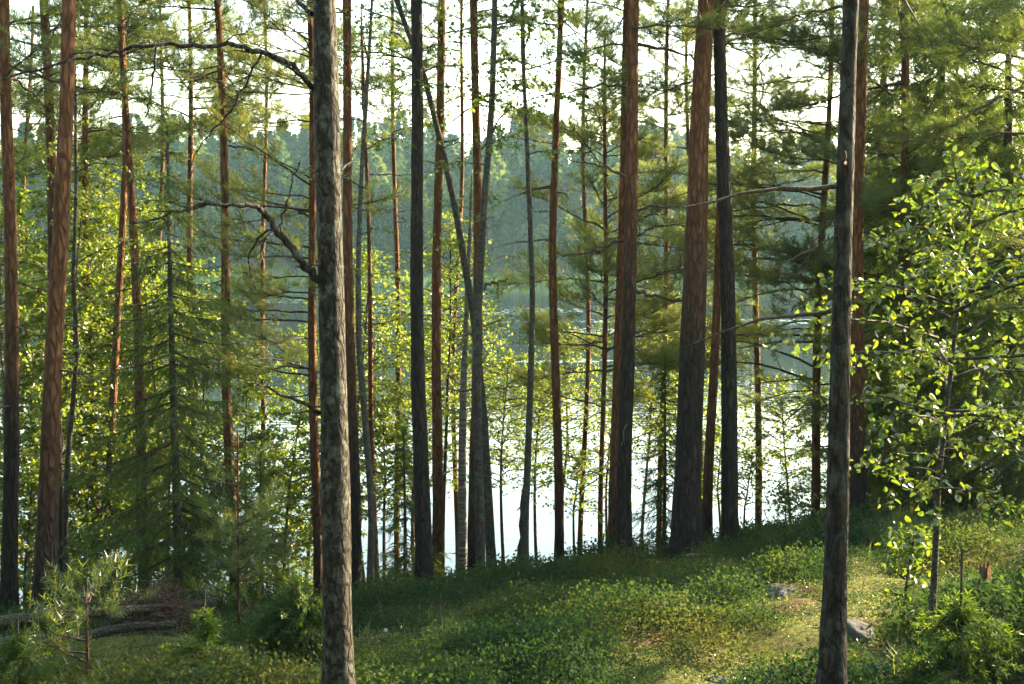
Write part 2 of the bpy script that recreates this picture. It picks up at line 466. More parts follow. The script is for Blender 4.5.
def pine(label, pts, widths, Y, H=15, turn=4.0, crown=None, Lb=1.6, nb=14, dens=1.0, dead=5, limbs=(), bark=None, droop=.25, tone=.5,
         name='pine_tree', wob=.06, spacing=None, az_bias=None, k=12, group=PINES, az_free=None):
    """crown: photo height at which the live boughs begin (None: high above the picture)"""
    P, zb = stem_path(pts, Y, H, wob)
    base = on_path(P, zb); base[2] = zb
    root = empty(name, base); tag(root, label, 'pine tree', group)
    V, Fc, r = trunk_mesh(P, zb, H, widths, Y, k)
    g = Geo(); g.add(V, Fc, 0)
    tr = g.build('trunk', [bark or M_PINE], root, base); tr['bark_turn'] = float(turn)
    zc = at(512, crown, Y)[2] if crown is not None else zb + H * .5
    zt = zb + H
    b = Boughs()
    sp = spacing or max(.32, (zt - zc) / nb)
    z = zc
    a0 = rng.random() * 6
    parts = 0
    while z < zt - min(.25, .05 * H):
        rel = (z - zc) / (zt - zc)
        prof = (1 - rel) ** .7 * (.75 + .6 * min(rel * 4, 1) * .45)
        for q in range(int(rng.integers(2, 5))):
            a0 += 2.4 + rng.normal(0, .5)
            az = a0
            if az_bias is not None and rng.random() < .6:
                az = az_bias + rng.normal(0, .6)
            L = Lb * prof * rng.uniform(.6, 1.2)
            if L < min(.2, .5 * Lb):
                continue
            p0 = on_path(P, min(z + rng.normal(0, .2), zt - .1))
            vis = pxy(p0)[1] > -70
            main = pine_bough(b, p0, az, L, rng.uniform(-.12, .5) + .35 * rel, droop * rng.uniform(.5, 1.4), dens, not vis, vis and parts < 60)
            if main is not None:
                branch_part(root, base, *main, M_TWIG, 'branch', 5); parts += 1
        z += sp * rng.uniform(.7, 1.3)
    # bare dead branches on the shaded stem
    zlo, zhi = zb + 1.6, max(min(zc, at(512, -10, Y)[2]), zb + 2.4)
    for q in range(dead):
        zz = rng.uniform(zlo, zhi); az = rng.random() * 6.28; L = rng.uniform(.2, .9)
        t = np.linspace(0, 1, 6)
        d = np.array([math.cos(az), math.sin(az), 0])
        Q = on_path(P, zz) + d * (t * L)[:, None] + np.cumsum(rng.normal(0, .03, (6, 3)), 0) * L
        Q[:, 2] += -.25 * L * t ** 1.5 * rng.uniform(-.6, 1.6)
        branch_part(root, base, Q, .011 * (1 - t) + .003, M_DEAD, 'dead_branch', 5)
    for lm in limbs:
        limb(root, base, lm, Y, M_DEAD if lm.get('dead', True) else M_TWIG)
    if b.sp or b.cp:
        g = Geo(); b.emit_wood(g, 0); put_shoots(b, g, PINE, PINE_C, tone)
        g.build('crown', [M_TWIG, M_NEEDLE], root, base)
    return root


def limb(root, base, lm, Y, mat, name='branch'):
    pts = lm['p']; n = len(pts)
    yo = lm.get('y', 0.0)
    Q = np.array([at(px, py, Y + yo * i / max(n - 1, 1)) for i, (px, py) in enumerate(pts)])
    # resample with a little gnarl
    s = np.linspace(0, n - 1, n * 3)
    Q = np.stack([np.interp(s, np.arange(n), Q[:, c]) for c in range(3)], 1)
    ker = np.array([.25, .5, .25])
    for _ in range(2):
        Q[1:-1] = .25 * Q[:-2] + .5 * Q[1:-1] + .25 * Q[2:]
    Q[1:-1] += rng.normal(0, .008 * Y / 7, (len(Q) - 2, 3))
    w0, w1 = lm.get('w', (4, 1.5))
    R = np.linspace(w0, w1, len(Q)) * Y / F / 2
    R = R * (1 + rng.normal(0, .06, len(R)))
    g = Geo(); V, Fc = tubes(Q[None], R[None], 7); g.add(V, Fc, 0)
    for q in range(lm.get('tw', max(1, n // 2))):                 # kinked side twigs and snapped stubs
        k = int(rng.integers(2, len(Q) - 1)); L = rng.uniform(.03, .3) * Y / 8
        fw = norm(Q[k] - Q[k - 1]); d = norm(fw * .7 + rng.normal(0, 1, 3)); u = np.linspace(0, 1, 5)[:, None]
        W = Q[k] + d * L * u + np.cumsum(rng.normal(0, .1, (5, 3)), 0) * L * .5 * u
        V, Fc = tubes(W[None], ((R[k] * .5 + .001) * (1 - .8 * u[:, 0]))[None], 5); g.add(V, Fc, 0)
    return g.build(name, [mat], root, base)


def leaf_dirs(n, up=.7, sd=.55):
    nrm = norm(np.array([0, 0, up]) + rng.normal(0, sd, (n, 3)))
    a = rng.random(n) * 6.283
    y = np.stack([np.cos(a), np.sin(a), rng.normal(-.5, .35, n)], 1)
    y = norm(y - nrm * (y * nrm).sum(1, keepdims=True))
    x = np.cross(y, nrm)
    return np.stack([x, y, nrm], -1)


def leafy(name, label, cat, pts, widths, Y, H, h0=.3, Lb=1.0, nb=26, leaf=.045, per=.05, mat=None, bark=None, group=None, limbs=(), tmpl=LEAF4,
          shape='oval', up=.55, wob=.08, k=8, tone=(.5, .28), stems=1, lod=True, twig_len=.34, extra=None):
    P, zb = stem_path(pts, Y, H, wob, 34)
    base = on_path(P, zb); base[2] = zb
    root = empty(name, base); tag(root, label, cat, group)
    V, Fc, r = trunk_mesh(P, zb, H, widths, Y, k, .03, .3)
    g = Geo(); g.add(V, Fc, 0); g.build('trunk', [bark or M_STEM], root, base)
    zt = zb + H
    lp = []; b = Boughs(); parts = 0
    a0 = rng.random() * 6
    for i in range(nb):
        rel = (i + rng.random()) / nb
        z = zb + H * (h0 + (1 - h0) * rel) * .985
        a0 += 2.4 + rng.normal(0, .4)
        prof = {'oval': (.45 + 1.0 * math.sin(math.pi * min(rel * .85 + .12, 1))) * .72, 'cone': 1.15 - rel, 'bush': 1 - .55 * rel}[shape]
        L = max(.12, Lb * prof * rng.uniform(.6, 1.2))
        d = np.array([math.cos(a0), math.sin(a0), 0])
        n = 6; t = np.linspace(0, 1, n)
        Q = on_path(P, z) + d * (L * t)[:, None] + np.cumsum(rng.normal(0, .04, (n, 3)), 0) * L
        Q[:, 2] += L * (up * rng.uniform(.5, 1.4) * t - .3 * t ** 2)
        R = (.004 + .006 * L) * (1 - t) + .002
        if pxy(Q[0])[1] > -20 and L > .35 and parts < 40:
            branch_part(root, base, Q, R, bark if bark is M_BIRCH else M_STEM, 'branch', 4); parts += 1
        else:
            b.wood(Q[None], R[None])
        m = max(3, int(L * 13))
        tt = .15 + .85 * rng.random(m)
        ii = np.clip(tt * (n - 1), 0, n - 1.001); kk = ii.astype(int); ff = (ii - kk)[:, None]
        bp = Q[kk] * (1 - ff) + Q[kk + 1] * ff
        td = norm(norm(Q[kk + 1] - Q[kk]) * .7 + rng.normal(0, .6, (m, 3)) * np.array([1, 1, .5]))
        tl = twig_len * rng.uniform(.4, 1.2, m)
        tq = np.linspace(0, 1, 3)
        TP = bp[:, None] + td[:, None] * (tl[:, None] * tq)[..., None]
        TP[:, :, 2] -= (tl[:, None] * .25 * tq ** 2)
        b.wood(TP, np.broadcast_to(np.array([.003, .0025, .0015]), (m, 3)))
        for j in range(m):
            c = max(3, int(2.1 * tl[j] / per))
            u = rng.uniform(.1, 1.05, c)[:, None]
            lp.append(bp[j] + td[j] * tl[j] * u + np.array([0, 0, -1.0]) * (.25 * tl[j] * u ** 2) + rng.normal(0, .02, (c, 3)))
    for q in range(60):
        zz = zt - (.02 + .16 * H * rng.random() ** 1.5)
        lp.append(on_path(P, zz) + rng.normal(0, .06 + .3 * (zt - zz) * .4, (3, 3)))
    lp = np.concatenate(lp)
    g = Geo(); b.emit_wood(g, 0, 3)
    tl_ = tmpl if isinstance(tmpl, list) else [tmpl]; wh_ = rng.integers(0, len(tl_), len(lp))
    for q, T_ in enumerate(tl_):
        lq = lp[wh_ == q]; nq = len(lq)
        scatter(g, *T_, lq, leaf_dirs(nq, .55, .75), leaf * rng.uniform(.5, 1.3, nq), 1, np.clip(rng.normal(tone[0], tone[1], nq), 0, 1))
    g.build('crown', [M_TWIG, mat or M_LEAF], root, base, smooth=False)
    for lm in limbs:
        limb(root, base, lm, Y, bark or M_STEM)
    return root


def spruce(label, pts, widths, Y, H, h0=.04, Lb=1.4, sp=.2, droop=.55, dens=1.0, group=None, coarse_above=True, tone=.5, name='spruce_tree', per0=.07):
    P, zb = stem_path(pts, Y, H, .03, 40)
    base = on_path(P, zb); base[2] = zb
    root = empty(name, base); tag(root, label, 'spruce tree', group)
    V, Fc, r = trunk_mesh(P, zb, H, widths, Y, 9, .04, .3)
    g = Geo(); g.add(V, Fc, 0); g.build('trunk', [M_STEM], root, base)
    b = Boughs(); z = zb + H * h0; a0 = 0; parts = 0
    while z < zb + H - min(.1, .06 * H):
        rel = (z - zb) / H
        for q in range(int(rng.integers(3, 6))):
            a0 += 2.4 + rng.normal(0, .4)
            L = Lb * ((1 - rel) ** .85) * rng.uniform(.65, 1.15) + .06
            p0 = on_path(P, z + rng.normal(0, .05))
            vis = pxy(p0)[1] > -60
            n = 8; t = np.linspace(0, 1, n)
            d = np.array([math.cos(a0), math.sin(a0), 0]); s = np.array([-d[1], d[0], 0])
            Q = p0 + d * (L * t)[:, None] + s * (np.cumsum(rng.normal(0, .02, n)) * L)[:, None]
            Q[:, 2] += L * ((.35 * rel) * t - droop * t * (1 - .0 * rel) + .38 * droop * t ** 3 - .1)
            R = (.004 + .007 * L) * (1 - t) + .002
            if vis and parts < 70 and L > .4:
                branch_part(root, base, Q, R, M_TWIG, 'branch', 4); parts += 1
            else:
                b.wood(Q[None], R[None])
            m = max(4, int(L * dens * (27 if vis else 7)))
            tt = .12 + .88 * rng.random(m)
            ii = np.clip(tt * (n - 1), 0, n - 1.001); kk = ii.astype(int); ff = (ii - kk)[:, None]
            bp = Q[kk] * (1 - ff) + Q[kk + 1] * ff
            fw = norm(Q[kk + 1] - Q[kk])
            side = np.where(rng.random(m) < .5, -1, 1)[:, None]
            td = norm(fw * .75 + side * s * rng.uniform(.4, 1.1, m)[:, None] + np.array([0, 0, -1.0]) * rng.uniform(.15, .75, m)[:, None])
            tl = (L * .3 * (1.15 - tt) + .1) * rng.uniform(.6, 1.25, m)
            tq = np.linspace(0, 1, 3)
            TP = bp[:, None] + td[:, None] * (tl[:, None] * tq)[..., None]
            TP[:, :, 2] -= tl[:, None] * .3 * tq ** 2
            b.wood(TP, np.broadcast_to(np.array([.004, .003, .0015]), (m, 3)))
            per = per0 if vis else .16
            for j in range(m):
                c = max(1, int(tl[j] / per))
                u = ((np.arange(c) + .2 * rng.random(c)) / c)[:, None]
                pos = bp[j] + td[j] * tl[j] * u; pos[:, 2] -= .3 * tl[j] * u[:, 0] ** 2
                dr = norm(td[j] - np.array([0, 0, .5]) * u + rng.normal(0, .25, (c, 3)))
                (b.sp if vis else b.cp).append(pos); (b.sd if vis else b.cd).append(dr)
        z += sp * rng.uniform(.75, 1.25)
    if H < 6:                                       # the leader clothed with needles
        u = 1 - .22 * rng.random(90) ** 1.3; q = np.array([on_path(P, zb + H * w_) for w_ in u])
        b.sp.append(q + rng.normal(0, .02, (90, 3))); b.sd.append(norm(rng.normal(0, .7, (90, 3)) + np.array([0, 0, .6])))
    if H < 1:                                       # young stem clothed with needles
        u = rng.random(60) ** .7; q = np.array([on_path(P, zb + H * (.25 + .78 * w_)) for w_ in u])
        b.sp.append(q); b.sd.append(norm(rng.normal(0, .6, (60, 3)) + np.array([0, 0, .8])))
    g = Geo(); b.emit_wood(g, 0, 3); put_shoots(b, g, SPRUCE, SPRUCE_C, tone)
    g.build('crown', [M_TWIG, M_SPRUCE], root, base)
    return root


# ================================================================== SETTING
def spaced(lo, hi, dlo, dhi, step, grow):
    core = np.arange(dlo, dhi + step / 2, step)
    out = [core]
    v, s, up = dhi, step, []
    while v < hi:
        s = min(s * grow, 9.0); v = min(v + s, hi); up.append(v)
    v, s, dn = dlo, step, []
    while v > lo:
        s = min(s * grow, 9.0); v = max(v - s, lo); dn.append(v)
    return np.concatenate([dn[::-1], core, up])


xs = spaced(-310, 310, -10, 11, .13, 1.18); ys = spaced(-24, 410, 1.0, 21, .13, 1.16)
X, Yg = np.meshgrid(xs, ys)
Z = ground(X, Yg)
nx, ny = len(xs), len(ys)
i, j = np.meshgrid(np.arange(ny - 1), np.arange(nx - 1), indexing='ij')
b0 = i * nx + j
g = Geo(); g.add(np.stack([X, Yg, Z], -1).reshape(-1, 3), np.stack([b0, b0 + 1, b0 + nx + 1, b0 + nx], -1).reshape(-1, 4))
tag(g.build('ground', [M_GROUND]), kind='structure')

g = Geo(); g.add([[-308, 12, LAKE], [308, 12, LAKE], [308, 300, LAKE], [-308, 300, LAKE]], [[0, 1, 2, 3]])
tag(g.build('lake_water', [M_WATER]), kind='structure')


# far wood across the lake: one mass
def far_template(kind, seed):
    r = np.random.default_rng(seed); V = []; Fc = []; T = []
    n = 420 if kind != 'birch' else 380
    for q in range(n):
        h = r.random() ** .8
        if kind == 'spruce':
            rad = .19 * (1 - h) * (.55 + .45 * (1 - (h * 9) % 1)) + .012; hh = .06 + .94 * h
        elif kind == 'pine':
            hh = .42 + .58 * h; rad = .17 * math.sin(math.pi * (.12 + .84 * h)) * (.6 + .4 * r.random())
        else:
            hh = .2 + .8 * h; rad = .19 * math.sin(math.pi * (.1 + .86 * h)) * (.5 + .5 * r.random())
        a = r.random() * 6.283; rr = rad * r.random() ** .4
        c = np.array([math.cos(a) * rr, math.sin(a) * rr, hh])
        s = .036 * (1.2 - .4 * h)
        d = np.array([math.cos(a), math.sin(a), -.55 if kind == 'spruce' else .1]) * s * 1.5
        u = np.cross(d, r.normal(0, 1, 3)); u = u / np.linalg.norm(u) * s * .8
        V += [c - u, c + u * .9, c + d + u * .4, c + d - u * .5]
        Fc.append([4 * q, 4 * q + 1, 4 * q + 2, 4 * q + 3])
    return np.array(V), np.array(Fc)


FT = {k: [far_template(k, s + 3 * i) for s in range(3)] for i, k in enumerate(('spruce', 'pine', 'birch'))}
g = Geo()
fx, fy, fk, fh = [], [], [], []
for row in range(17):
    yb = 218 + row * 6.5
    half = 110 + .52 * (yb - 200)
    for x in np.arange(-half, half, 3.6 if row < 3 else 4.6):
        x = x + rng.normal(0, 1.4); y = yb + rng.normal(0, 2) + 4 * math.sin(x * .03) + 3 * math.sin(x * .011 + 1) - .0009 * x * x
        fx.append(x); fy.append(y)
        k = rng.choice(['spruce', 'pine', 'birch'], p=[.3, .42, .28] if row > 1 else [.25, .3, .45])
        fk.append(k); fh.append(rng.uniform(.5, 1.3) * (17 if k != 'birch' else 13) * (1.0 if row else .75) * (1 + .25 * math.sin(x * .05 + row)))
fx, fy, fk, fh = map(np.array, (fx, fy, fk, fh))
fz = ground(fx, fy) - .3
for k in FT:
    for v in range(3):
        s = np.nonzero(fk == k)[0][v::3]
        M = frames(np.tile([0, 0, 1.0], (len(s), 1)))
        base_t = {'spruce': .25, 'pine': .42, 'birch': .72}[k]
        scatter(g, *FT[k][v], np.stack([fx[s], fy[s], fz[s]], 1), M, fh[s], 0, np.clip(rng.normal(base_t, .3, len(s)), 0, 1), .3)
Pt = np.stack([np.stack([fx, fy, fz], 1), np.stack([fx, fy, fz + fh * .85], 1)], 1)
for sel, mt in ((fk != 'birch', 1), (fk == 'birch', 2)):
    V, Fc = tubes(Pt[sel], np.stack([.011 * fh[sel], .003 * fh[sel]], 1), 5); g.add(V, Fc, mt)
tag(g.build('forest', [M_FAR, M_DEAD, M_BIRCH], smooth=False), kind='stuff')

# reed belt along the far shore
n = 26000
x = rng.uniform(-130, 130, n); y = 205 + rng.uniform(-9, 11, n) + 5 * np.sin(x * .03) + 3 * np.sin(x * .011 + 1) - .0009 * x * x
ok = vnoise(x * .05, y * .12) + .2 > rng.random(n) * .75
x, y = x[ok], y[ok]; z = np.maximum(ground(x, y), LAKE) - .1
blade = (np.array([[-.09, 0, 0], [.09, 0, 0], [.05, .1, .7], [.12, .3, 1.0]]), np.array([[0, 1, 2, 3]]))
g = Geo(); scatter(g, *blade, np.stack([x, y, z], 1), frames(np.tile([0, 0, 1.0], (len(x), 1))), rng.uniform(.9, 1.9, len(x)), 0)
tag(g.build('reeds', [M_REED], smooth=False), kind='stuff')

# floating lily pads in drifts
pl = []
for cx, cy, rx, ry, n in ((-4, 118, 16, 9, 500), (8, 88, 9, 4, 260), (-36, 92, 16, 7, 420), (30, 66, 12, 3, 220), (24, 100, 9, 5, 240), (-62, 110, 22, 9, 400), (-18, 140, 20, 8, 350), (3, 64, 4, 1.2, 70), (58, 96, 14, 5, 260), (2, 100, 22, 3, 260)):
    a = rng.random(n) * 6.283; q = np.sqrt(rng.random(n)) * (.5 + .5 * vnoise(a * 2, a + cx))
    pl.append(np.stack([cx + rx * q * np.cos(a), cy + ry * q * np.sin(a) + .1 * rng.normal(0, ry, n), np.full(n, LAKE + .012) + rng.random(n) * .004], 1))
pl = np.concatenate(pl)
a = np.linspace(.25, 2 * math.pi - .25, 10)
pv = np.concatenate([[[0, 0, 0]], np.stack([np.cos(a), np.sin(a), .02 * np.cos(a * 2)], 1)]); pf = np.array([[0, q, q + 1, q + 2] for q in (1, 3, 5, 7)] + [[0, 9, 10, 10]])[:4]
g = Geo(); nn = norm(np.array([0, 0, 1.0]) + rng.normal(0, .035, (len(pl), 3)))
scatter(g, pv, pf, pl, frames(nn), rng.uniform(.1, .3, len(pl)), 0)
tag(g.build('lily_pads', [M_PAD]), kind='stuff')

# ================================================================== TREES
SHADE_TREE_SPOTS = [(9.4, 10.3, .7), (11.5, 4.0, .9)]  # unseen spruces, added to shade the slope and dim the sky light
_r = np.random.default_rng(5)
while len(SHADE_TREE_SPOTS) < 64:
    x, y = _r.uniform(-27, 25), _r.uniform(-24, 16)
    if math.hypot(x, y) < 3.6 or (y > -3 and x > 6) or (y > 0 and abs(x) < .52 * y + 4) or (y > 3 and x > 0):
        continue
    if min(math.hypot(x - q[0], y - q[1]) for q in SHADE_TREE_SPOTS) > 2.7:
        SHADE_TREE_SPOTS.append((x, y, _r.uniform(1.0, 1.5)))

# --- two trunks close to the camera
front = leafy('alder_tree', 'thick grey lichen covered trunk with long arching bare limbs to one side, close up', 'tree',
              [(325, 0), (330, 200), (335, 400), (338, 684)], [(684, 35.7), (600, 32.4), (512, 33.2), (498, 34.9), (484, 31.5), (420, 30.7), (410, 32.4), (395, 29.9), (295, 29.0), (278, 33.2), (258, 28.2), (180, 27.4), (118, 29.0), (96, 31.5), (70, 26.6), (20, 25.7), (0, 24.1)], 5.7, 11, h0=.62, Lb=1.9, nb=34, leaf=.05,
              bark=M_GREY, k=16, wob=.02, group='trees of the slope')
fb = np.array(front.location)
for lm in (
    dict(p=[(318, 96), (302, 75), (285, 62), (262, 52), (240, 48), (205, 45), (170, 44), (130, 47), (100, 55), (70, 62), (30, 72), (-12, 84)], w=(6.5, 1.6), y=-.7),
    dict(p=[(312, 14), (300, 3), (288, -12), (270, -40)], w=(6, 3), y=.3),
    dict(p=[(322, 282), (303, 266), (290, 250), (275, 226), (266, 213), (252, 206), (232, 204), (205, 206), (175, 212), (150, 218), (128, 227)], w=(8.5, 1.8), y=-.6),
    dict(p=[(274, 224), (260, 236), (248, 254), (250, 274), (257, 290)], w=(3, 1), y=.3),
    dict(p=[(276, 230), (264, 240), (262, 258), (255, 268), (243, 272)], w=(2.6, 1), y=-.2),
    dict(p=[(278, 228), (288, 205), (293, 180), (300, 160)], w=(2.2, .9), y=-.3),
    dict(p=[(320, 413), (300, 403), (280, 394), (258, 384), (232, 379)], w=(4.5, 1), y=-.4),
    dict(p=[(322, 414), (298, 412), (272, 414)], w=(2.2, .8), y=.3),
    dict(p=[(262, 52), (248, 78), (232, 112), (212, 128), (196, 152), (188, 176)], w=(3, .9), y=.4),
    dict(p=[(156, 45), (154, 72), (152, 100), (148, 114), (128, 128), (122, 148)], w=(2.4, .8), y=.3),
    dict(p=[(322, 205), (336, 178), (352, 158), (360, 140)], w=(3.0, 1), y=.5),
):
    limb(front, fb, lm, 5.7, M_GREY)

pine('dark straight trunk with flaky scaly bark standing alone in the open bilberries, close up',
     [(852, 0), (843, 250), (838, 450), (832, 690)], [(690, 29), (450, 23.5), (250, 20), (0, 15)], 5.2, 13, turn=9, bark=M_DARKPINE, dead=4, k=16, wob=.015,
     limbs=(dict(p=[(842, 205), (828, 222), (812, 250), (796, 285), (790, 300)], w=(2, .8), y=.4), dict(p=[(842, 232), (815, 247), (790, 260), (766, 270)], w=(2, .8), y=-.2),
            dict(p=[(846, 6), (820, 12), (795, 18), (770, 22)], w=(3, 1), y=.3), dict(p=[(842, 124), (825, 122), (806, 123)], w=(2, 1), y=.1)))

# --- the pines of the slope
pine('tall pine with broad sunlit orange flank and dark foot beside fallen logs', [(67, 0), (60, 200), (51, 400), (42, 640)], [(640, 27), (400, 20), (200, 17), (0, 14)],
     10.6, 17, turn=2.0, dead=6)
pine('slender dark pine close behind the broad orange flanked pine', [(41, 0), (48, 200), (55, 400), (62, 620)], [(620, 14), (300, 11), (0, 9)], 13.2, 15, crown=60, Lb=1.5, dens=.9, turn=5, dead=5)
pine('reddish pine at the very edge of the view, leftmost trunk of all', [(5, 0), (8, 200), (7, 400), (9, 640)], [(640, 19), (300, 14), (0, 11)], 12, 16, crown=90, Lb=1.6, dens=.9, turn=3.2, dead=5)
pine('thin pine with pink lit stem leaning slightly towards the small spruce', [(121, 0), (122, 150), (115, 350), (105, 590)], [(590, 10), (300, 8), (0, 6)], 15.5, 14, turn=3,
     crown=40, Lb=1.3, dead=6)
pine('thin bowed pine just behind the pink stemmed one', [(124, 60), (132, 250), (140, 430), (146, 590)], [(590, 13), (300, 10), (60, 7)], 14.5, 13, turn=3, crown=60, Lb=1.2, dead=7)
pine('golden lit knobbly pine standing on the far side of the spruce', [(217, 0), (222, 200), (226, 400), (234, 585)], [(585, 12), (300, 10), (0, 7)], 15, 14, turn=2.2,
     crown=60, Lb=1.5, dead=16, dens=.8)
pine('red stemmed pine with thin level boughs hidden partly by the grey lichen trunk', [(308, 40), (313, 300), (318, 590)], [(590, 11), (300, 9), (40, 6)], 15, 13, turn=1.4,
     crown=370, Lb=1.75, nb=26, dens=.6, dead=8, droop=.2, tone=.72, az_bias=3.1)
pine('dark pine trunk directly behind the grey lichen trunk with lit rim', [(345, 0), (350, 350), (355, 590)], [(590, 14), (300, 11), (0, 9)], 13.6, 16, crown=20, Lb=1.4, dens=.9, turn=2.6, dead=5)
pine('very thin reddish pine pole next to the wavy dark stem', [(364, 100), (370, 300), (376, 560)], [(560, 7), (300, 5), (100, 4)], 17, 10, turn=1.2, crown=110, Lb=1.1, dead=8)
pine('thick even dark grey pine trunk with no branches, standing mid slope', [(413, 0), (418, 300), (424, 600)], [(600, 20), (300, 15), (0, 12)], 12.6, 17, turn=9, dead=0)
pine('reddish pine right behind the even dark grey trunk', [(440, 0), (438, 300), (436, 590)], [(590, 13), (300, 10), (0, 8)], 15, 16, crown=50, Lb=1.3, dens=.9, turn=1.2, dead=7)
pine('orange brown pine rising out of the clump of crossing stems', [(475, 0), (476, 150), (477, 400), (474, 588)], [(588, 15), (300, 10), (0, 8)], 14, 16, crown=30, Lb=1.2, dens=.9, turn=1.8, dead=5)
pine('slim straight red brown pine standing apart before the bright water', [(560, 0), (554, 250), (556, 400), (559, 575)], [(575, 11), (300, 9), (0, 6)], 14.6, 15, turn=1.6, dead=9,
     crown=20, Lb=1.0)
pine('thin young pine pole with golden layered boughs', [(605, 120), (604, 270), (601, 570)], [(570, 6), (270, 5), (120, 4)], 16.2, 8.2, turn=1.0, crown=395, Lb=1.7, nb=18,
     dens=1.05, dead=3, tone=.75, spacing=.3)
pine('tall dark brown pine with stout bare limbs to both sides', [(634, 0), (627, 300), (624, 570)], [(570, 18), (300, 15), (0, 11)], 13, 17, turn=3.8, crown=40, Lb=1.6, dead=2, dens=1.0,
     limbs=(dict(p=[(630, 88), (610, 84), (590, 88), (570, 92), (540, 96)], w=(3, 1), y=.5), dict(p=[(632, 46), (655, 46), (680, 52), (700, 60)], w=(4, 1.5), y=.4),
            dict(p=[(626, 178), (605, 166), (588, 164), (572, 160)], w=(3, 1), y=.3), dict(p=[(628, 210), (655, 206), (690, 205)], w=(3.4, 1.2), y=-.2),
            dict(p=[(626, 238), (605, 246), (585, 252), (562, 258)], w=(3.4, 1), y=.4), dict(p=[(628, 238), (645, 230), (662, 226), (690, 228)], w=(3.6, 1.4), y=.3),
            dict(p=[(627, 288), (645, 295), (662, 298), (682, 301)], w=(5, 2), y=.2), dict(p=[(627, 330), (650, 332), (680, 330)], w=(3, 1), y=.2)))
pine('narrow orange lit pine half hidden by the brown trunk with stout bare limbs', [(624, 120), (617, 300), (613, 566)], [(566, 11), (300, 9), (120, 7)], 15, 13, turn=.4, dead=4, crown=20, Lb=1.2)
pine('largest pine with wide dark foot and reddish upper bark on the crest', [(710, 0), (701, 150), (692, 350), (686, 560)], [(560, 33), (350, 28), (150, 22), (0, 18)], 12.9, 18, turn=3.6, dead=3,
     crown=10, Lb=1.8, nb=16, k=16)
pine('thin reddish pine filling the gap between the largest pine and the dark one beside it', [(719, 150), (712, 400), (707, 545)], [(545, 12), (300, 9), (150, 7)], 15, 14, turn=1.5, dead=2)
pine('dark straight pine just beyond the largest pine with lit twig tufts above', [(722, 0), (727, 250), (731, 552)], [(552, 19), (250, 16), (0, 13)], 13, 17, turn=7, dead=4, crown=40, Lb=1.5)
pine('slim reddish pine with many long drooping bare boughs reaching over the water', [(825, 90), (820, 250), (815, 500)], [(500, 10), (250, 8), (90, 5)], 16.5, 11, turn=.8, crown=400, Lb=2.6,
     nb=26, dens=.58, dead=12, droop=.42, tone=.62, az_bias=3.2)
pine('stout orange brown pine behind the dark scaly trunk', [(866, 0), (860, 250), (857, 505)], [(505, 20), (250, 18), (0, 14)], 14, 17, turn=1.6, dead=6, crown=30, Lb=1.6)
# --- shore pines whose crowns fill the top of the picture
pine('distant slim pine by the water with feathery crown over the left shore', [(186, 0), (190, 300), (193, 520)], [(520, 8), (200, 6), (0, 4)], 18.5, 12, turn=2, crown=150, Lb=1.7, dens=.8, dead=5)
pine('distant slim pine by the water between broad orange flanked pine and spruce', [(88, 0), (92, 300), (95, 520)], [(520, 9), (200, 7), (0, 5)], 18, 12.5, turn=2, crown=170, Lb=1.8, dens=.85, dead=5)
pine('distant pine at the shore with a loose crown seen past the leaning stem', [(392, 0), (396, 250), (398, 540)], [(540, 7), (200, 5), (0, 4)], 19, 11.5, turn=2, crown=130, Lb=1.2, dens=.7, dead=4)
pine('distant thin pine by the water seen through the dark twin trunks near the crest', [(752, 0), (756, 250), (758, 520)], [(520, 8), (200, 6), (0, 4)], 18.5, 13, turn=2, crown=210, Lb=1.9, dens=.7, dead=4, tone=.6)
pine('shore pine with dense golden boughs just beyond the largest pine', [(668, 60), (664, 300), (660, 530)], [(530, 7), (200, 5), (60, 4)], 18, 10.5, turn=1.5, crown=330, Lb=1.7, dens=.9, dead=3, tone=.7)
for px, Y, cr, Lb_, tone_, lab in (
        (28, 19, 190, 1.9, .5, 'slim far pine by the water between the leftmost reddish trunk and the slender dark pine'),
        (152, 19.4, 110, 1.9, .5, 'slim far pine by the water rising above the top of the tiered spruce'),
        (262, 19, 120, 1.7, .6, 'slim far pine by the water in the gap under the long arching limb'),
        (455, 19.3, 90, 1.4, .55, 'slim far pine by the water seen inside the crook of the leaning stem'),
        (585, 18.6, 150, 1.6, .65, 'slim far pine by the water close to the slim red brown pine'),
        (690, 19.2, 170, 1.6, .6, 'slim far pine by the water peeping past the largest pine'),
        (880, 18.6, 190, 1.9, .4, 'slim far pine by the water between the stout orange brown pine and the drooping one'),
        (962, 17.2, 200, 2.0, .35, 'slim far pine rising out of the spruce thicket')):
    pine(lab, [(px + rng.normal(0, 4), 0), (px, 300), (px + rng.normal(0, 3), 530)], [(530, 6), (200, 4.5), (0, 3)], Y, rng.uniform(11, 13.5), turn=2, crown=cr, Lb=Lb_, dens=.95, dead=4, tone=tone_, wob=.14)
pine('dark drooping pine with long needled boughs against the spruces', [(905, 0), (908, 250), (910, 480)], [(480, 13), (200, 10), (0, 8)], 15, 14, turn=2.5, crown=300, Lb=2.3, nb=24, dens=1.4, dead=3, tone=.3)
pine('bushy dark pine at the edge of the view over the big leaved sapling', [(1030, 0), (1034, 250), (1036, 480)], [(480, 15), (200, 12), (0, 9)], 13, 14, turn=3.5, crown=300, Lb=2.4, nb=22, dens=1.4, dead=3, tone=.3,
     limbs=(dict(p=[(1030, 82), (1000, 97), (975, 112), (950, 125), (935, 140)], w=(4, 1.5), y=-.4),))

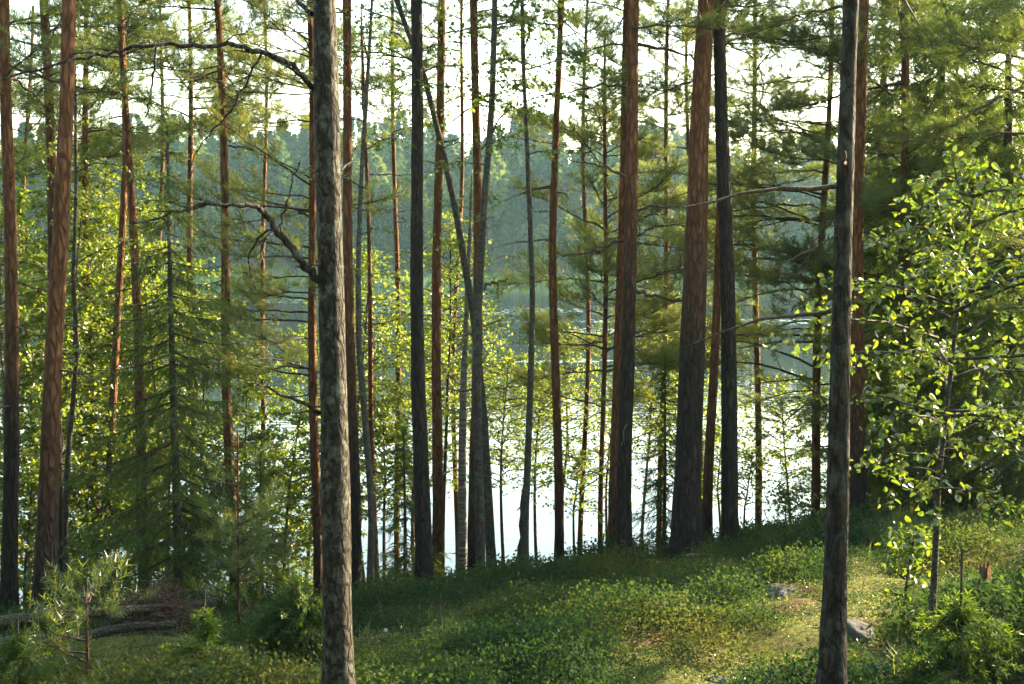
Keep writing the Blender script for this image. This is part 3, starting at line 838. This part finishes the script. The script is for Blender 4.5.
# --- spruces
SPR = 'spruces of the slope'
spruce('dark green spruce with drooping tiers of boughs above the twig heap', [(170, 170), (174, 400), (179, 600)], [(600, 10), (400, 8), (170, 3)], 12.2, 5.6, h0=.06, Lb=1.55, sp=.18, group=SPR, tone=.75)
spruce('small slender spruce with fresh tips under the red stemmed pine', [(262, 430), (262, 590)], [(590, 5), (430, 2)], 14, 2.2, Lb=.8, sp=.14, group=SPR, tone=.7)
spruce('young spruce tucked beside the even dark grey trunk', [(404, 440), (405, 590)], [(590, 5), (440, 2)], 14, 2.2, Lb=.6, sp=.13, group=SPR, tone=.5)
spruce('young spruce peeping out at the left side of the largest pine', [(664, 375), (664, 545)], [(545, 5), (375, 2)], 13.5, 2.5, Lb=.5, sp=.14, group=SPR, tone=.4)
spruce('dark dense spruce at the edge of the slope behind the big leaved sapling', [(940, -200), (940, 300), (942, 510)], [(510, 18), (200, 10)], 15.5, 9.5, h0=.01, dens=1.4, Lb=2.2, sp=.2, group=SPR, tone=.2)
spruce('darkest spruce of the thicket, its boughs sweeping the ground at the view edge', [(1010, -200), (1010, 300), (1012, 515)], [(515, 20), (200, 11)], 14, 7.2, h0=.01, dens=1.4, Lb=2.3, sp=.2, group=SPR, tone=.15)
spruce('spruce filling the thicket behind the stout orange brown pine', [(885, -60), (885, 300), (886, 500)], [(500, 13), (200, 7)], 17.5, 9, h0=.01, dens=1.3, Lb=1.7, sp=.2, group=SPR, tone=.3)

# --- stems and birches with leaves
LV = 'leafy trees and saplings along the shore'
leafy('alder_tree', 'dark slightly wavy stem with leaf sprays in the clump of crossing stems', 'tree', [(493, 0), (490, 100), (484, 200), (480, 330), (480, 588)],
      [(588, 11), (300, 8), (0, 6)], 13, 11, h0=.38, Lb=.7, nb=26, leaf=.05, group=LV, limbs=(dict(p=[(484, 290), (492, 283), (500, 281), (508, 279)], w=(3, 1.4), y=.1),
                                                                                       dict(p=[(482, 150), (500, 120), (512, 105)], w=(2, 1), y=.1)))
leafy('birch_tree', 'leaning pale stem slanting up across the thick even grey trunk', 'birch tree', [(396, 0), (424, 77), (440, 140), (455, 205), (475, 320), (484, 420), (492, 585)],
      [(585, 12), (320, 8), (77, 6), (0, 5)], 13.6, 8.5, h0=.66, Lb=.9, nb=20, leaf=.045, group=LV, bark=M_STEM, wob=.02)
leafy('birch_tree', 'short pale barked birch low between the reddish pine and dark clump', 'birch tree', [(468, 300), (465, 420), (461, 588)], [(588, 11), (400, 8), (300, 5)], 15.2, 6, h0=.45, Lb=.8, nb=18,
      leaf=.045, group=LV, bark=M_BIRCH)
leafy('alder_tree', 'wavy thin dark stem close to the grey lichen trunk with few leaves', 'tree', [(364, 120), (360, 350), (366, 480), (370, 610)], [(610, 9), (350, 7), (120, 4)], 12, 7.5, h0=.5, Lb=.6, nb=9,
      leaf=.05, group=LV, wob=.16)
leafy('aspen_tree', 'slender dark aspen with drooping leaf clusters high over the water', 'tree', [(525, 60), (530, 300), (528, 480), (525, 580)], [(580, 9), (300, 6), (60, 4)], 13.2, 8.5, h0=.62, Lb=.7, nb=26,
      leaf=.06, group=LV, limbs=(dict(p=[(528, 470), (523, 500), (520, 540), (521, 578)], w=(4, 5), y=.1),))
leafy('alder_sapling', 'crooked thin dark stem between the two trunks beside the logs', 'sapling', [(80, 60), (76, 180), (71, 280), (76, 350), (68, 470), (66, 600)], [(600, 7), (300, 5), (60, 3)], 12.6, 8, h0=.35, Lb=.7, nb=16,
      leaf=.05, group=LV, wob=.1)

bushes = [  # px, Y, top py, half width, leaf density, label
    (366, 18.8, 250, .9, .7, 'airy green birch beyond the wavy dark stem, its top level with the far shore'),
    (418, 18.8, 330, .9, .8, 'bright bush hidden mostly behind the thick even grey trunk'),
    (480, 18.9, 300, .8, .8, 'lit bush at the waterline behind the clump of crossing stems'),
    (560, 19.2, 330, .8, .7, 'airy sapling at the waterline behind the slim red brown pine'),
    (130, 19, 200, 1.3, 1.0, 'broad green birch by the water behind the thin bowed pine'),
    (175, 16.2, 420, .9, 1.0, 'low leafy alder pressed against the back of the tiered spruce'),
    (60, 15.2, 380, .9, 1.0, 'green alder bush right behind the logs and the crooked stem'),
    (305, 19, 330, .9, .7, 'airy lit birch at the waterline behind the red stemmed pine'),
    (700, 19.2, 340, .8, .7, 'airy sapling at the waterline right behind the largest pine'),
    (860, 18.8, 330, 1.0, .9, 'green birch standing behind the stout orange brown pine by the water'),
    (898, 16, 400, .9, .9, 'shaded alder bush in front of the thicket beside the stout orange pine'),
    (12, 16.5, 150, 1.2, 1.0, 'bright green alder at the view edge behind the leftmost reddish trunk'),
    (48, 18, 240, 1.2, 1.0, 'leafy alder filling the gap behind the broad orange flanked pine'),
    (88, 17, 190, 1.1, 1.1, 'tall lit birch sapling right of the broad orange flanked pine'),
    (112, 18.6, 130, 1.2, 1.0, 'tall light green birch rising behind the pink stemmed pine'),
    (150, 17.6, 250, 1.1, .9, 'green birch half hidden by the dark tiered spruce'),
    (205, 18.2, 300, 1.1, .9, 'yellow green birch between tiered spruce and golden knobbly pine'),
    (248, 18.4, 360, 1.1, .8, 'loose yellow green bush in the gap of bright water by the knobbly pine'),
    (288, 17.8, 415, .95, .8, 'low lit bush under the thin level boughs of the red stemmed pine'),
    (384, 17.5, 400, .85, .8, 'rounded lit bush in front of the water beside the thick grey trunk'),
    (448, 17.6, 215, .75, .8, 'tall light green sapling behind the leaning pale stem'),
    (505, 17.2, 350, .7, .7, 'thin bright sapling next to the slender dark aspen'),
    (538, 18, 372, .8, .75, 'bright yellow green bush low behind the slim red brown pine'),
    (576, 15.6, 455, .6, .38, 'sparse thin leaved sapling against the glittering water before the golden pole pine'),
    (645, 17.6, 320, .8, .9, 'tall bright birch sapling between brown limb pine and largest pine'),
    (672, 18.6, 390, .7, .8, 'lit bush low behind the largest pine'),
    (744, 17, 455, .7, .4, 'small thin leaved sapling against the glittering water by the dark straight pine'),
    (781, 15.8, 490, .38, .3, 'tiny twiggy sapling alone against the brightest glitter'),
    (790, 18.5, 380, .9, .8, 'lit leafy bush below the long drooping bare boughs'),
    (832, 17, 430, .9, .8, 'green bush at the shore beside the slim reddish long boughed pine'),
    (980, 18.5, -60, 1.6, .8, 'tall birch with pale trunk and airy yellow crown behind the thicket'),
    (925, 19, 0, 1.3, .7, 'slim airy birch crown seen between the thicket and stout orange pine'),
    (610, 18.8, 410, .7, .6, 'small lit bush at the waterline behind the golden pole pine'),
    (25, 14.5, 470, .7, .7, 'low leafy bush beside the foot of the leftmost reddish trunk'),
    (92, 15.5, 440, .8, .8, 'low bright bush behind the crooked thin dark stem'),
    (332, 18, 440, .8, .7, 'lit bush at the waterline just behind the grey lichen trunk'),
    (720, 18.8, 420, .8, .7, 'lit bush at the waterline seen between largest pine and dark straight pine'),
]
for px, Y, top, hw, dn, lab in bushes:
    x = (px - 512) / F * Y
    zb = float(ground(x, Y)); H = at(px, top, Y)[2] - zb
    big = H > 7.5
    leafy('birch_tree' if big else 'leafy_sapling', lab, 'birch tree' if big else 'sapling', [(px + rng.normal(0, 5), top), (px + rng.normal(0, 3), (top + 560) / 2), (px, 590)], [(590, 3 + H * .38), ((top + 590) / 2, 2.2 + H * .15), (top, .8)],
          Y, H, h0=.3 if big else (.5 if 330 < px < 830 else .15), Lb=hw * 1.15, nb=int((H * 9 + 8)), leaf=.07 if px < 400 else .058, per=(.042 if px < 320 else .05 if px < 470 or px > 830 else .078) / dn, group=LV, bark=M_BIRCH if big or px in (645,) else M_STEM, shape='oval', wob=.2,
          tone=(.6, .28))

# --- big leaved sapling near the camera
sap = leafy('aspen_sapling', 'big round leaved young aspen with glowing leaves standing alone among the bilberries', 'sapling',
            [(968, 205), (955, 310), (945, 400), (936, 480), (930, 655)], [(655, 8.5), (480, 6.5), (310, 4), (205, 2)], 6.2, 2.85, h0=.36, Lb=.85, nb=38, leaf=.038, per=.037, mat=M_ASPEN, tmpl=ROUND,
            group=LV, wob=.03, twig_len=.26, up=.4, tone=(.5, .3), limbs=(dict(p=[(940, 445), (955, 432), (975, 425), (1000, 410), (1030, 402)], w=(3, 1.2), y=.2),))
leafy('aspen_seedling', 'knee high leafy shoot just before the big round leaved aspen', 'sapling', [(916, 520), (905, 590), (902, 615)], [(615, 3), (520, 2)], 7.0, .75, h0=.25, Lb=.16, nb=12, leaf=.04, per=.05,
      mat=M_ASPEN, tmpl=ROUND, group=LV, wob=.03, twig_len=.1)

# --- seedlings in front
def seedling(label, px, py0, py1, Y, L, dens=1.5, tone=.35):
    return pine(label, [(px, py1), (px + 1, py0)], [(py0, 3), (py1, 2)], Y, at(px, py1, Y)[2] - float(ground((px - 512) / F * Y, Y)), turn=.4, crown=py0 - (py0 - py1) * .18, Lb=L, nb=9, dens=dens, dead=0, tone=tone,
                name='pine_seedling', wob=.01, spacing=.1, group='young conifers on the slope', droop=.1)


seedling('soft green pine seedling growing before the fallen logs', 87, 700, 575, 6.6, .36, 1.0)
seedling('small pine seedling whose tip stands above the twig heap', 238, 640, 430, 9.2, .28, .7)
spruce('low spruce seedling spreading at the lower corner under the logs', [(20, 650), (20, 700)], [(700, 3), (650, 2)], 7.2, .55, Lb=.5, sp=.08, per0=.028, dens=2.0, group='young conifers on the slope', tone=.8, droop=.2, name='spruce_seedling')
spruce('dark low juniper like spruce bush left of the grey lichen trunk', [(296, 590), (296, 670)], [(670, 4), (590, 2)], 8.2, .75, Lb=.55, sp=.07, per0=.028, dens=2.0, group='young conifers on the slope', tone=.25, droop=.1, name='spruce_seedling')
spruce('small spruce seedling with flat boughs under the broken stump', [(960, 640), (960, 680)], [(680, 3), (640, 2)], 5.6, .4, Lb=.4, sp=.07, per0=.028, dens=2.0, group='young conifers on the slope', tone=.7, droop=.15, name='spruce_seedling')
spruce('bright spruce seedling between the grey lichen trunk and the seedling by the heap', [(205, 655), (205, 690)], [(690, 3), (655, 2)], 7.6, .5, Lb=.5, sp=.08, per0=.028, dens=2.0, group='young conifers on the slope', tone=.7, droop=.2, name='spruce_seedling')

# --- unseen wood added for its shade: copies of two spruces and a pine
def copy_thing(root, loc, rz, scale=1.0):
    c = root.copy(); COL.objects.link(c); c.location = loc; c.rotation_euler = (0, 0, rz); c.scale = (scale,) * 3
    for ch in root.children:
        d = ch.copy(); COL.objects.link(d); d.parent = c
    return c


SHADE_TREES = 'spruces added beyond the view edge for their shade'
protos = []
for (x, y, H, Lb) in ((-5.0, -6.0, 14, 2.4), (4.0, -8.0, 15, 2.7)):
    px, py = 512 + F * x / 12, 700
    P_ = []
    b_saved = pxy
    pxy = lambda p: (0, -999)                       # nothing of it is in view: coarse shoots
    _at = at
    at = lambda px, py, Y, _x=x: np.array([_x, Y, CAMZ - (py - 250) / F * 12])
    protos.append(spruce('dark tall spruce added beyond the view for its shade', [(0, 700), (0, 100)], [(700, 16), (100, 8)], y, H, h0=.1, Lb=Lb, sp=.34, dens=1.0, group=SHADE_TREES, tone=.3))
    pxy = b_saved; at = _at
for (x, y, sc0) in SHADE_TREE_SPOTS:
    k = int(rng.integers(0, 2))
    copy_thing(protos[k], (x, y, float(ground(x, y)) - .05), rng.random() * 6.28, sc0 * rng.uniform(.85, 1.15))

big = next(o for o in bpy.data.objects if o.get('label', '').startswith('largest pine'))
for (x, y) in ((-4.6, 2.6), (4.4, 1.2), (1.4, -3.2), (-2.2, -4.4), (9.5, 6.0), (-7.2, 5.5), (6.5, -2.0)):  # unseen pines, added to close the canopy overhead and dapple the ground
    c = copy_thing(big, (x, y, float(ground(x, y)) - .05), rng.random() * 6.28, rng.uniform(.85, 1.05))
    c['label'] = 'tall pine added beyond the view for its shade'; c['group'] = 'pines added beyond the view edge for their shade'
    for ch in list(c.children):
        if 'branch' in ch.name:
            bpy.data.objects.remove(ch)

# ================================================================== GROUND COVER
def clump(n, r, h, leaf, seed):
    q = np.random.default_rng(seed); V = []; Fc = []
    for k in range(n):
        a = q.random() * 6.283; rr = r * math.sqrt(q.random()); zz = h * (.25 + .75 * q.random()) * (1 - .35 * (rr / r) ** 2)
        c = np.array([rr * math.cos(a), rr * math.sin(a), zz])
        m = norm(np.array([.45 * math.cos(a), .45 * math.sin(a), .6]) + q.normal(0, .6, 3)); d = q.normal(0, 1, 3); d = norm(d - m * (d @ m)); s = np.cross(d, m)
        L = leaf * (.7 + .6 * q.random())
        V += [c, c + d * L * .5 + s * L * .32, c + d * L, c + d * L * .5 - s * L * .32]
        Fc.append([4 * k, 4 * k + 1, 4 * k + 2, 4 * k + 3])
    return np.array(V), np.array(Fc)


def cover_points(n, y0, y1, pw=.9):
    y = y0 + (y1 - y0) * rng.random(n) ** pw
    x = rng.uniform(-.56, .60, n) * y + rng.uniform(-.6, .6, n)
    return x, y


CL = [clump(38, .13, .25, .021, s) for s in range(5)]
x, y = cover_points(30000, 3.0, 18)
dn = vnoise(x * .9 + 3, y * .9 + 1) * .5 + vnoise(x * 2.3 + 11, y * 2.3 + 5) * .5
clear = np.zeros(len(x), bool)                      # the logs and the twig heap lie in the open
for (a_, b2) in (((-25, 660), (224, 630)), ((-25, 672), (185, 646)), ((120, 632), (205, 632))):
    A = at(*a_, where(*a_)); B = at(*b2, where(*b2)); u = np.clip(((x - A[0]) * (B[0] - A[0]) + (y - A[1]) * (B[1] - A[1])) / ((B[0] - A[0]) ** 2 + (B[1] - A[1]) ** 2), 0, 1)
    dd_ = np.hypot(x - A[0] - u * (B[0] - A[0]), y - A[1] - u * (B[1] - A[1])); clear |= (dd_ < .22) | ((dd_ < .6) & (y < A[1] + u * (B[1] - A[1])) & (rng.random(len(x)) < .6))
for px_c, py_c, rad in ((983, 624, .3), (862, 636, .22), (878, 676, .25), (782, 592, .3), (720, 682, .2), (626, 606, .16)):
    Yc = where(px_c, py_c); xc = (px_c - 512) / F * Yc
    clear |= (np.hypot(x - xc, y - Yc) < rad) | ((np.abs(x - xc) < rad * .7) & (y < Yc) & (y > Yc - .7) & (rng.random(len(x)) < .7))
keep = ~clear & (dn + rng.normal(0, .07, len(x)) > .37)
x, y, dn = x[keep], y[keep], dn[keep]
g = Geo(); pos = np.stack([x, y, ground(x, y) - .02], 1)
sc_ = (.6 + 1.0 * np.clip((dn - .35) * 3, 0, 1)) * rng.uniform(.7, 1.15, len(x))
tn = np.clip(.15 + 1.1 * (vnoise(x * .7 + 20, y * .7) - .3) + .7 * (vnoise(x * 2.1 + 9, y * 2.1) - .5) + rng.normal(0, .16, len(x)), 0, 1)
wh = rng.integers(0, 5, len(x))
for k in range(5):
    s = wh == k
    scatter(g, *CL[k], pos[s], frames(norm(np.array([0, 0, 1.0]) + rng.normal(0, .12, (s.sum(), 3)))), sc_[s], 0, tn[s], .35)
tag(g.build('bilberry_undergrowth', [M_BERRY], smooth=False), kind='stuff')

# low moss cushions and needle litter between
MS = [clump(30, .10, .045, .014, s + 40) for s in range(4)]
x, y = cover_points(3500, 3.0, 15)
g = Geo(); pos = np.stack([x, y, ground(x, y) - .008], 1); wh = rng.integers(0, 4, len(x))
for k in range(4):
    s = wh == k
    scatter(g, *MS[k], pos[s], frames(np.tile([0, 0, 1.0], (s.sum(), 1))), rng.uniform(.6, 1.4, s.sum()), 0, np.clip(rng.normal(.4, .25, s.sum()), 0, 1), .3)
tag(g.build('moss', [M_GRASS], smooth=False), kind='stuff')

# grass tufts
def tuft(n, h, seed):
    q = np.random.default_rng(seed); V = []; Fc = []
    for k in range(n):
        a = q.random() * 6.283; b_ = q.normal(0, .03, 3) * np.array([1, 1, 0]); d = np.array([math.cos(a), math.sin(a), 0]); s = np.array([-d[1], d[0], 0]) * .003
        l = h * (.5 + .7 * q.random()); m = b_ + d * l * .2 + np.array([0, 0, l * .65]); t = b_ + d * l * .55 + np.array([0, 0, l * .9])
        V += [b_ - s, b_ + s, m + s * .7, m - s * .7, t]
        Fc += [[5 * k, 5 * k + 1, 5 * k + 2, 5 * k + 3], [5 * k + 3, 5 * k + 2, 5 * k + 4, 5 * k + 4]]
    V = np.array(V)
    return V, np.array(Fc)[::2], np.array([[f[0], f[1], f[2]] for f in np.array(Fc)[1::2]])


g = Geo()
x, y = cover_points(1500, 4, 19); keep = vnoise(x * .5 + 40, y * .5) > .68; x, y = x[keep], y[keep]
x2 = rng.normal(4.1, .7, 260); y2 = rng.normal(12.4, .6, 260); x = np.concatenate([x, x2]); y = np.concatenate([y, y2])
pos = np.stack([x, y, ground(x, y) - .01], 1); wh = rng.integers(0, 3, len(x))
for k in range(3):
    s = wh == k; T = tuft(16, .24, k + 60); M = frames(np.tile([0, 0, 1.0], (s.sum(), 1))); sz = rng.uniform(.5, 1.15, s.sum()); tn = rng.random(s.sum())
    scatter(g, T[0], T[1], pos[s], M, sz, 0, tn); scatter(g, T[0], T[2], pos[s], M, sz, 0, tn)
tag(g.build('grass', [M_GRASS], smooth=False), kind='stuff')

# fallen twigs and needles on the forest floor
x, y = cover_points(2600, 3, 13)
L = rng.uniform(.05, .3, len(x)); a = rng.random(len(x)) * 6.283
p0 = np.stack([x, y, ground(x, y) + .012], 1); x1, y1 = x + np.cos(a) * L, y + np.sin(a) * L; p1 = np.stack([x1, y1, ground(x1, y1) + .02], 1)
V, Fc = tubes(np.stack([p0, p1], 1), np.stack([rng.uniform(.002, .005, len(x)), np.full(len(x), .0015)], 1), 4)
g = Geo(); g.add(V, Fc, 0); tag(g.build('twig_litter', [M_DEAD]), kind='stuff')


# ================================================================== OBJECTS ON THE SLOPE
def rock(label, px, py, Y, size, seed):
    r = np.random.default_rng(seed)
    Y = where(px, py)
    c = at(px, py, Y); size = tuple((.4 if py < 615 else .3 if px < 800 else .55) * q for q in size); c[2] = float(ground(c[0], Y)) + size[2] * (-.45 if py < 615 else -.05)
    import bmesh
    bm = bmesh.new(); bmesh.ops.create_icosphere(bm, subdivisions=4, radius=1)
    ph = r.random((8, 3)) * 6.28; fr = r.normal(0, 1, (8, 3)) * np.array([1.2, 1.6, 2.2, 3, 4, 5, 7, 9])[:, None]
    for v in bm.verts:
        p = np.array(v.co); f = 1 + sum(.16 / (1 + .5 * q) * math.sin(p @ fr[q] + ph[q, 0]) for q in range(8))
        f = f * (1 - .18 * max(0, abs(p[0]) + abs(p[1]) - 1.15))
        v.co = [p[0] * f * size[0], p[1] * f * size[1], p[2] * f * size[2]]
    me = bpy.data.meshes.new('boulder'); bm.to_mesh(me); bm.free()
    for q in me.polygons:
        q.use_smooth = True
    me.materials.append(M_ROCK)
    o = bpy.data.objects.new('boulder', me); COL.objects.link(o); o.location = c; o.rotation_euler = (r.normal(0, .15), r.normal(0, .15), r.random() * 6)
    return tag(o, label, 'rock', 'rocks in the undergrowth')


rock('flat grey rock sunk in bilberries left of the dark scaly trunk', 782, 592, 8.2, (.42, .3, .14), 1)
rock('grey lichen rock right of the foot of the dark scaly trunk', 862, 636, 6.6, (.2, .22, .17), 2)
rock('blue grey pointed boulder at the bottom edge beside the dark scaly trunk', 878, 676, 5.6, (.16, .14, .16), 3)
rock('small dark stone in the sunny moss below the largest pine', 626, 606, 8.6, (.14, .12, .09), 4)
rock('mossy stone beside the stem of the big round leaved aspen', 962, 556, 9, (.22, .2, .13), 5)
rock('low grey slab at the bottom edge below the sunny moss', 720, 682, 5.4, (.3, .2, .07), 6)


def log(label, a, b_, Ya, Yb, w, seed, lift=.06):
    r = np.random.default_rng(seed)
    Ya, Yb = where(a[0], a[1] + 5), where(b_[0], b_[1] + 5)
    A = at(*a, Ya); B = at(*b_, Yb)
    t = np.linspace(0, 1, 26)
    P = A + (B - A) * t[:, None]
    P[:, 2] = ground(P[:, 0], P[:, 1]) * .5 + .5 * np.linspace(float(ground(A[0], A[1])), float(ground(B[0], B[1])), 26) + lift
    P[:, 1] += .03 * np.sin(t * 9 + seed)
    R = w * Ya / F / 2 * (1 - .3 * t) * (1 + r.normal(0, .03, 26)); R[0] = R[-1] = .002
    P[0] = P[1]; P[-1] = P[-2]; P[0, 0] -= .004; P[-1, 0] += .004
    base = P[12].copy()
    root = empty('fallen_log', base); tag(root, label, 'log', 'fallen logs')
    V, Fc = tubes(P[None], R[None], 12)
    V = V.reshape(26, 12, 3); V = P[:, None] + (V - P[:, None]) * (1 + r.normal(0, .06, (26, 12)))[..., None]
    g = Geo(); g.add(V.reshape(-1, 3), Fc, 0); g.build('log_body', [M_LOG], root, base)
    for q in range(4):
        k = int(r.integers(3, 22)); az = r.random() * 6.28; d = np.array([math.cos(az) * .4, math.sin(az) * .5, .7]); L = r.uniform(.1, .3); u = np.linspace(0, 1, 4)
        branch_part(root, base, P[k] + d * (L * u)[:, None], .012 * (1 - u) + .004, M_LOG, 'branch_stub', 5)


log('upper long grey fallen log resting behind the pine seedling', (-25, 655), (224, 622), 9.9, 9.4, 13, 1, .28)
log('lower grey fallen log lying in front of the other one', (-25, 668), (185, 640), 9.4, 9.0, 12, 2, .2)
log('thin fallen log lying by the foot of the broad orange flanked pine', (-25, 648), (95, 634), 10.3, 10.1, 8, 3, .2)

# twig heap
Yh = where(160, 632); c = at(160, 632, Yh); c[2] = float(ground(c[0], Yh))
n = 900
a = rng.random(n) * 6.283; rr = np.sqrt(rng.random(n)); px_ = c[0] + rr * np.cos(a) * .62; py_ = c[1] + rr * np.sin(a) * .5
hz = .5 * (1 - rr ** 1.5) * rng.random(n) ** .5
d = norm(np.stack([rng.normal(0, 1, n) + .6, rng.normal(0, .7, n), rng.normal(0, .28, n)], 1)); L = rng.uniform(.15, .55, n)
mid = np.stack([px_, py_, ground(px_, py_) + hz], 1)
q = np.linspace(-.5, .5, 4)
TP = mid[:, None] + d[:, None] * (L[:, None] * q)[..., None] + rng.normal(0, .012, (n, 4, 3))
g = Geo(); V, Fc = tubes(TP, np.broadcast_to(np.array([.005, .0045, .0035, .002]), (n, 4)) * rng.uniform(.5, 1.5, (n, 1)), 4); g.add(V, Fc, 0)
tag(g.build('brush_pile', [M_BRUSH], None, c), 'heap of dry reddish twigs on the fallen logs under the spruce', 'brush pile')

# broken stump
Yh = where(983, 624); bs = at(983, 624, Yh); bs[2] = float(ground(bs[0], Yh))
k = 18; aa = np.linspace(0, 2 * math.pi, k, endpoint=False)
top = .3 + .1 * np.abs(np.sin(aa * 2.5 + 1)) + .05 * rng.random(k)
rings = []
for h, rad in ((-.1, .065), (.0, .055), (.06, .047), (.14, .04), (.26, .037), (None, .03), (None, .016), (.13, .012)):
    for q in range(k):
        z = h if h is not None else top[q] * (1 if rad > .02 else .92)
        jj = rad * (1 + .15 * math.sin(aa[q] * 3 + 2) + .06 * rng.normal())
        rings.append(bs + np.array([jj * math.cos(aa[q]) * .95, jj * math.sin(aa[q]), z]))
Fc = [[r_ * k + q, r_ * k + (q + 1) % k, (r_ + 1) * k + (q + 1) % k, (r_ + 1) * k + q] for r_ in range(7) for q in range(k)]
g = Geo(); g.add(rings, Fc, 0)
root = empty('tree_stump', bs); tag(root, 'short splintered reddish rotten stump sticking up on the sunny bank', 'stump')
g.build('stump_body', [M_ROT], root, bs)
for q in range(3):
    aa_ = q * 2.1 + .5; u = np.linspace(0, 1, 4)
    branch_part(root, bs, bs + np.array([math.cos(aa_) * .03, math.sin(aa_) * .03, .28]) + np.array([.01 * q, 0, 1]) * (u * (.11 - .02 * q))[:, None], .009 * (1 - u) + .001, M_ROT, 'splinter', 5)

# pale stick lying at the foot of the largest pine, dry twig standing alone, white flower
def stick(name, label, cat, pts, Y, w, mat):
    Q = np.array([at(px, py, Y + .0 * i) for i, (px, py) in enumerate(pts)]); base = Q[0].copy()
    R = np.linspace(w, w * .5, len(Q)) * Y / F / 2
    g = Geo(); V, Fc = tubes(Q[None], R[None], 6); g.add(V, Fc, 0)
    return tag(g.build(name, [mat], None, base), label, cat)


p = at(697, 553, 12.3); dz = float(ground(p[0], 12.3)) + .12
py_s = pxy((p[0], 12.3, dz))[1]
stick('birch_stick', 'short pale bare stick lying across the foot of the largest pine', 'stick', [(682, py_s + 1), (690, py_s), (699, py_s - 1), (706, py_s - 1)], 12.3, 3, M_BIRCH)
zg = pxy((at(441, 640, 8.5)[0], 8.5, float(ground(at(441, 640, 8.5)[0], 8.5))))[1]
stick('dry_twig', 'thin bare upright twig standing alone in the bilberries', 'twig', [(441, zg + 4), (442, zg - 20), (440, zg - 40), (441, zg - 58)], 8.5, 2.2, M_DEAD)
fx_ = at(383, 650, 7.4); zb = float(ground(fx_[0], 7.4)); base = np.array([fx_[0], 7.4, zb])
root = empty('flower', base); tag(root, 'single round white seed head beside the grey lichen trunk', 'flower')
u = np.linspace(0, 1, 5)
branch_part(root, base, base + np.array([.02, 0, .3]) * u[:, None], np.full(5, .0025), M_GRASS, 'stalk', 5)
mw, nt, out = new_mat('white_down'); pb = N(nt, 'ShaderNodeBsdfPrincipled', Roughness=.8); pb.inputs['Base Color'].default_value = (.75, .73, .68, 1); nt.links.new(pb.outputs[0], out.inputs[0])
g = Geo(); dirs = norm(rng.normal(0, 1, (160, 3))); scatter(g, *LEAF4, np.tile(base + np.array([.02, 0, .3]), (160, 1)), frames(dirs), np.full(160, .02), 0)
Mx = frames(dirs)[:, :, [0, 2, 1]]
g = Geo(); scatter(g, *LEAF4, np.tile(base + np.array([.02, 0, .3]), (160, 1)), Mx, np.full(160, .014), 0)
g.build('flower_head', [mw], root, base, smooth=False)

# ================================================================== AIR
hx, hy0, hy1, hz0, hz1 = 316, -30, 416, -9, 52
hv = [(sx * hx, yy, zz) for zz in (hz0, hz1) for sx, yy in ((-1, hy0), (1, hy0), (1, hy1), (-1, hy1))]
g = Geo(); g.add(hv, [[0, 3, 2, 1], [4, 5, 6, 7], [0, 1, 5, 4], [1, 2, 6, 5], [2, 3, 7, 6], [3, 0, 4, 7]])
mh, nt, out = new_mat('haze_air')
pv_ = nt.nodes.new('ShaderNodeVolumePrincipled'); pv_.inputs['Color'].default_value = (.5, .84, .95, 1); pv_.inputs['Density'].default_value = .0002; pv_.inputs['Anisotropy'].default_value = .25
nt.links.new(pv_.outputs[0], out.inputs['Volume'])
tag(g.build('haze', [mh], smooth=False), kind='stuff')

# ================================================================== LIGHT, CAMERA
w = bpy.data.worlds.new('World'); sc.world = w; w.use_nodes = True
nt = w.node_tree; bg = nt.nodes['Background']
sky = nt.nodes.new('ShaderNodeTexSky'); sky.sky_type = 'NISHITA'; sky.sun_disc = False
sky.sun_elevation = SUN_EL; sky.sun_rotation = SUN_AZ; sky.air_density = 1.5; sky.dust_density = 1.0; sky.ozone_density = 1.0; sky.altitude = 100
nt.links.new(sky.outputs[0], bg.inputs[0]); bg.inputs[1].default_value = .15
sd = bpy.data.lights.new('sun', 'SUN'); sd.energy = 5.0; sd.angle = math.radians(.5); sd.color = (1, .8, .55)
so = bpy.data.objects.new('sun', sd); COL.objects.link(so)
from mathutils import Vector
to_sun = Vector((math.sin(SUN_AZ) * math.cos(SUN_EL), math.cos(SUN_AZ) * math.cos(SUN_EL), math.sin(SUN_EL)))
so.rotation_euler = to_sun.to_track_quat('Z', 'Y').to_euler(); so.location = (20, 20, 40)

cd = bpy.data.cameras.new('camera'); cd.sensor_width = 36; cd.lens = 36 * F / 1024; cd.clip_start = .1; cd.clip_end = 3000
co = bpy.data.objects.new('camera', cd); COL.objects.link(co); co.location = (0, 0, CAMZ); co.rotation_euler = (math.pi / 2 - PITCH, 0, 0)
sc.camera = co
vs = sc.view_settings; vs.view_transform = 'Standard'; vs.look = 'None'; vs.gamma = 1; vs.exposure = 2.92; vs.use_curve_mapping = False
vs.use_white_balance = True; vs.white_balance_temperature = 6900; vs.white_balance_tint = 8
cy = sc.cycles
cy.max_bounces = 4; cy.diffuse_bounces = 2; cy.glossy_bounces = 2; cy.transmission_bounces = 3; cy.volume_bounces = 0; cy.transparent_max_bounces = 8
cy.use_denoising = True
print('polys', sum(len(m.polygons) for m in bpy.data.meshes), 'objects', len(bpy.data.objects))
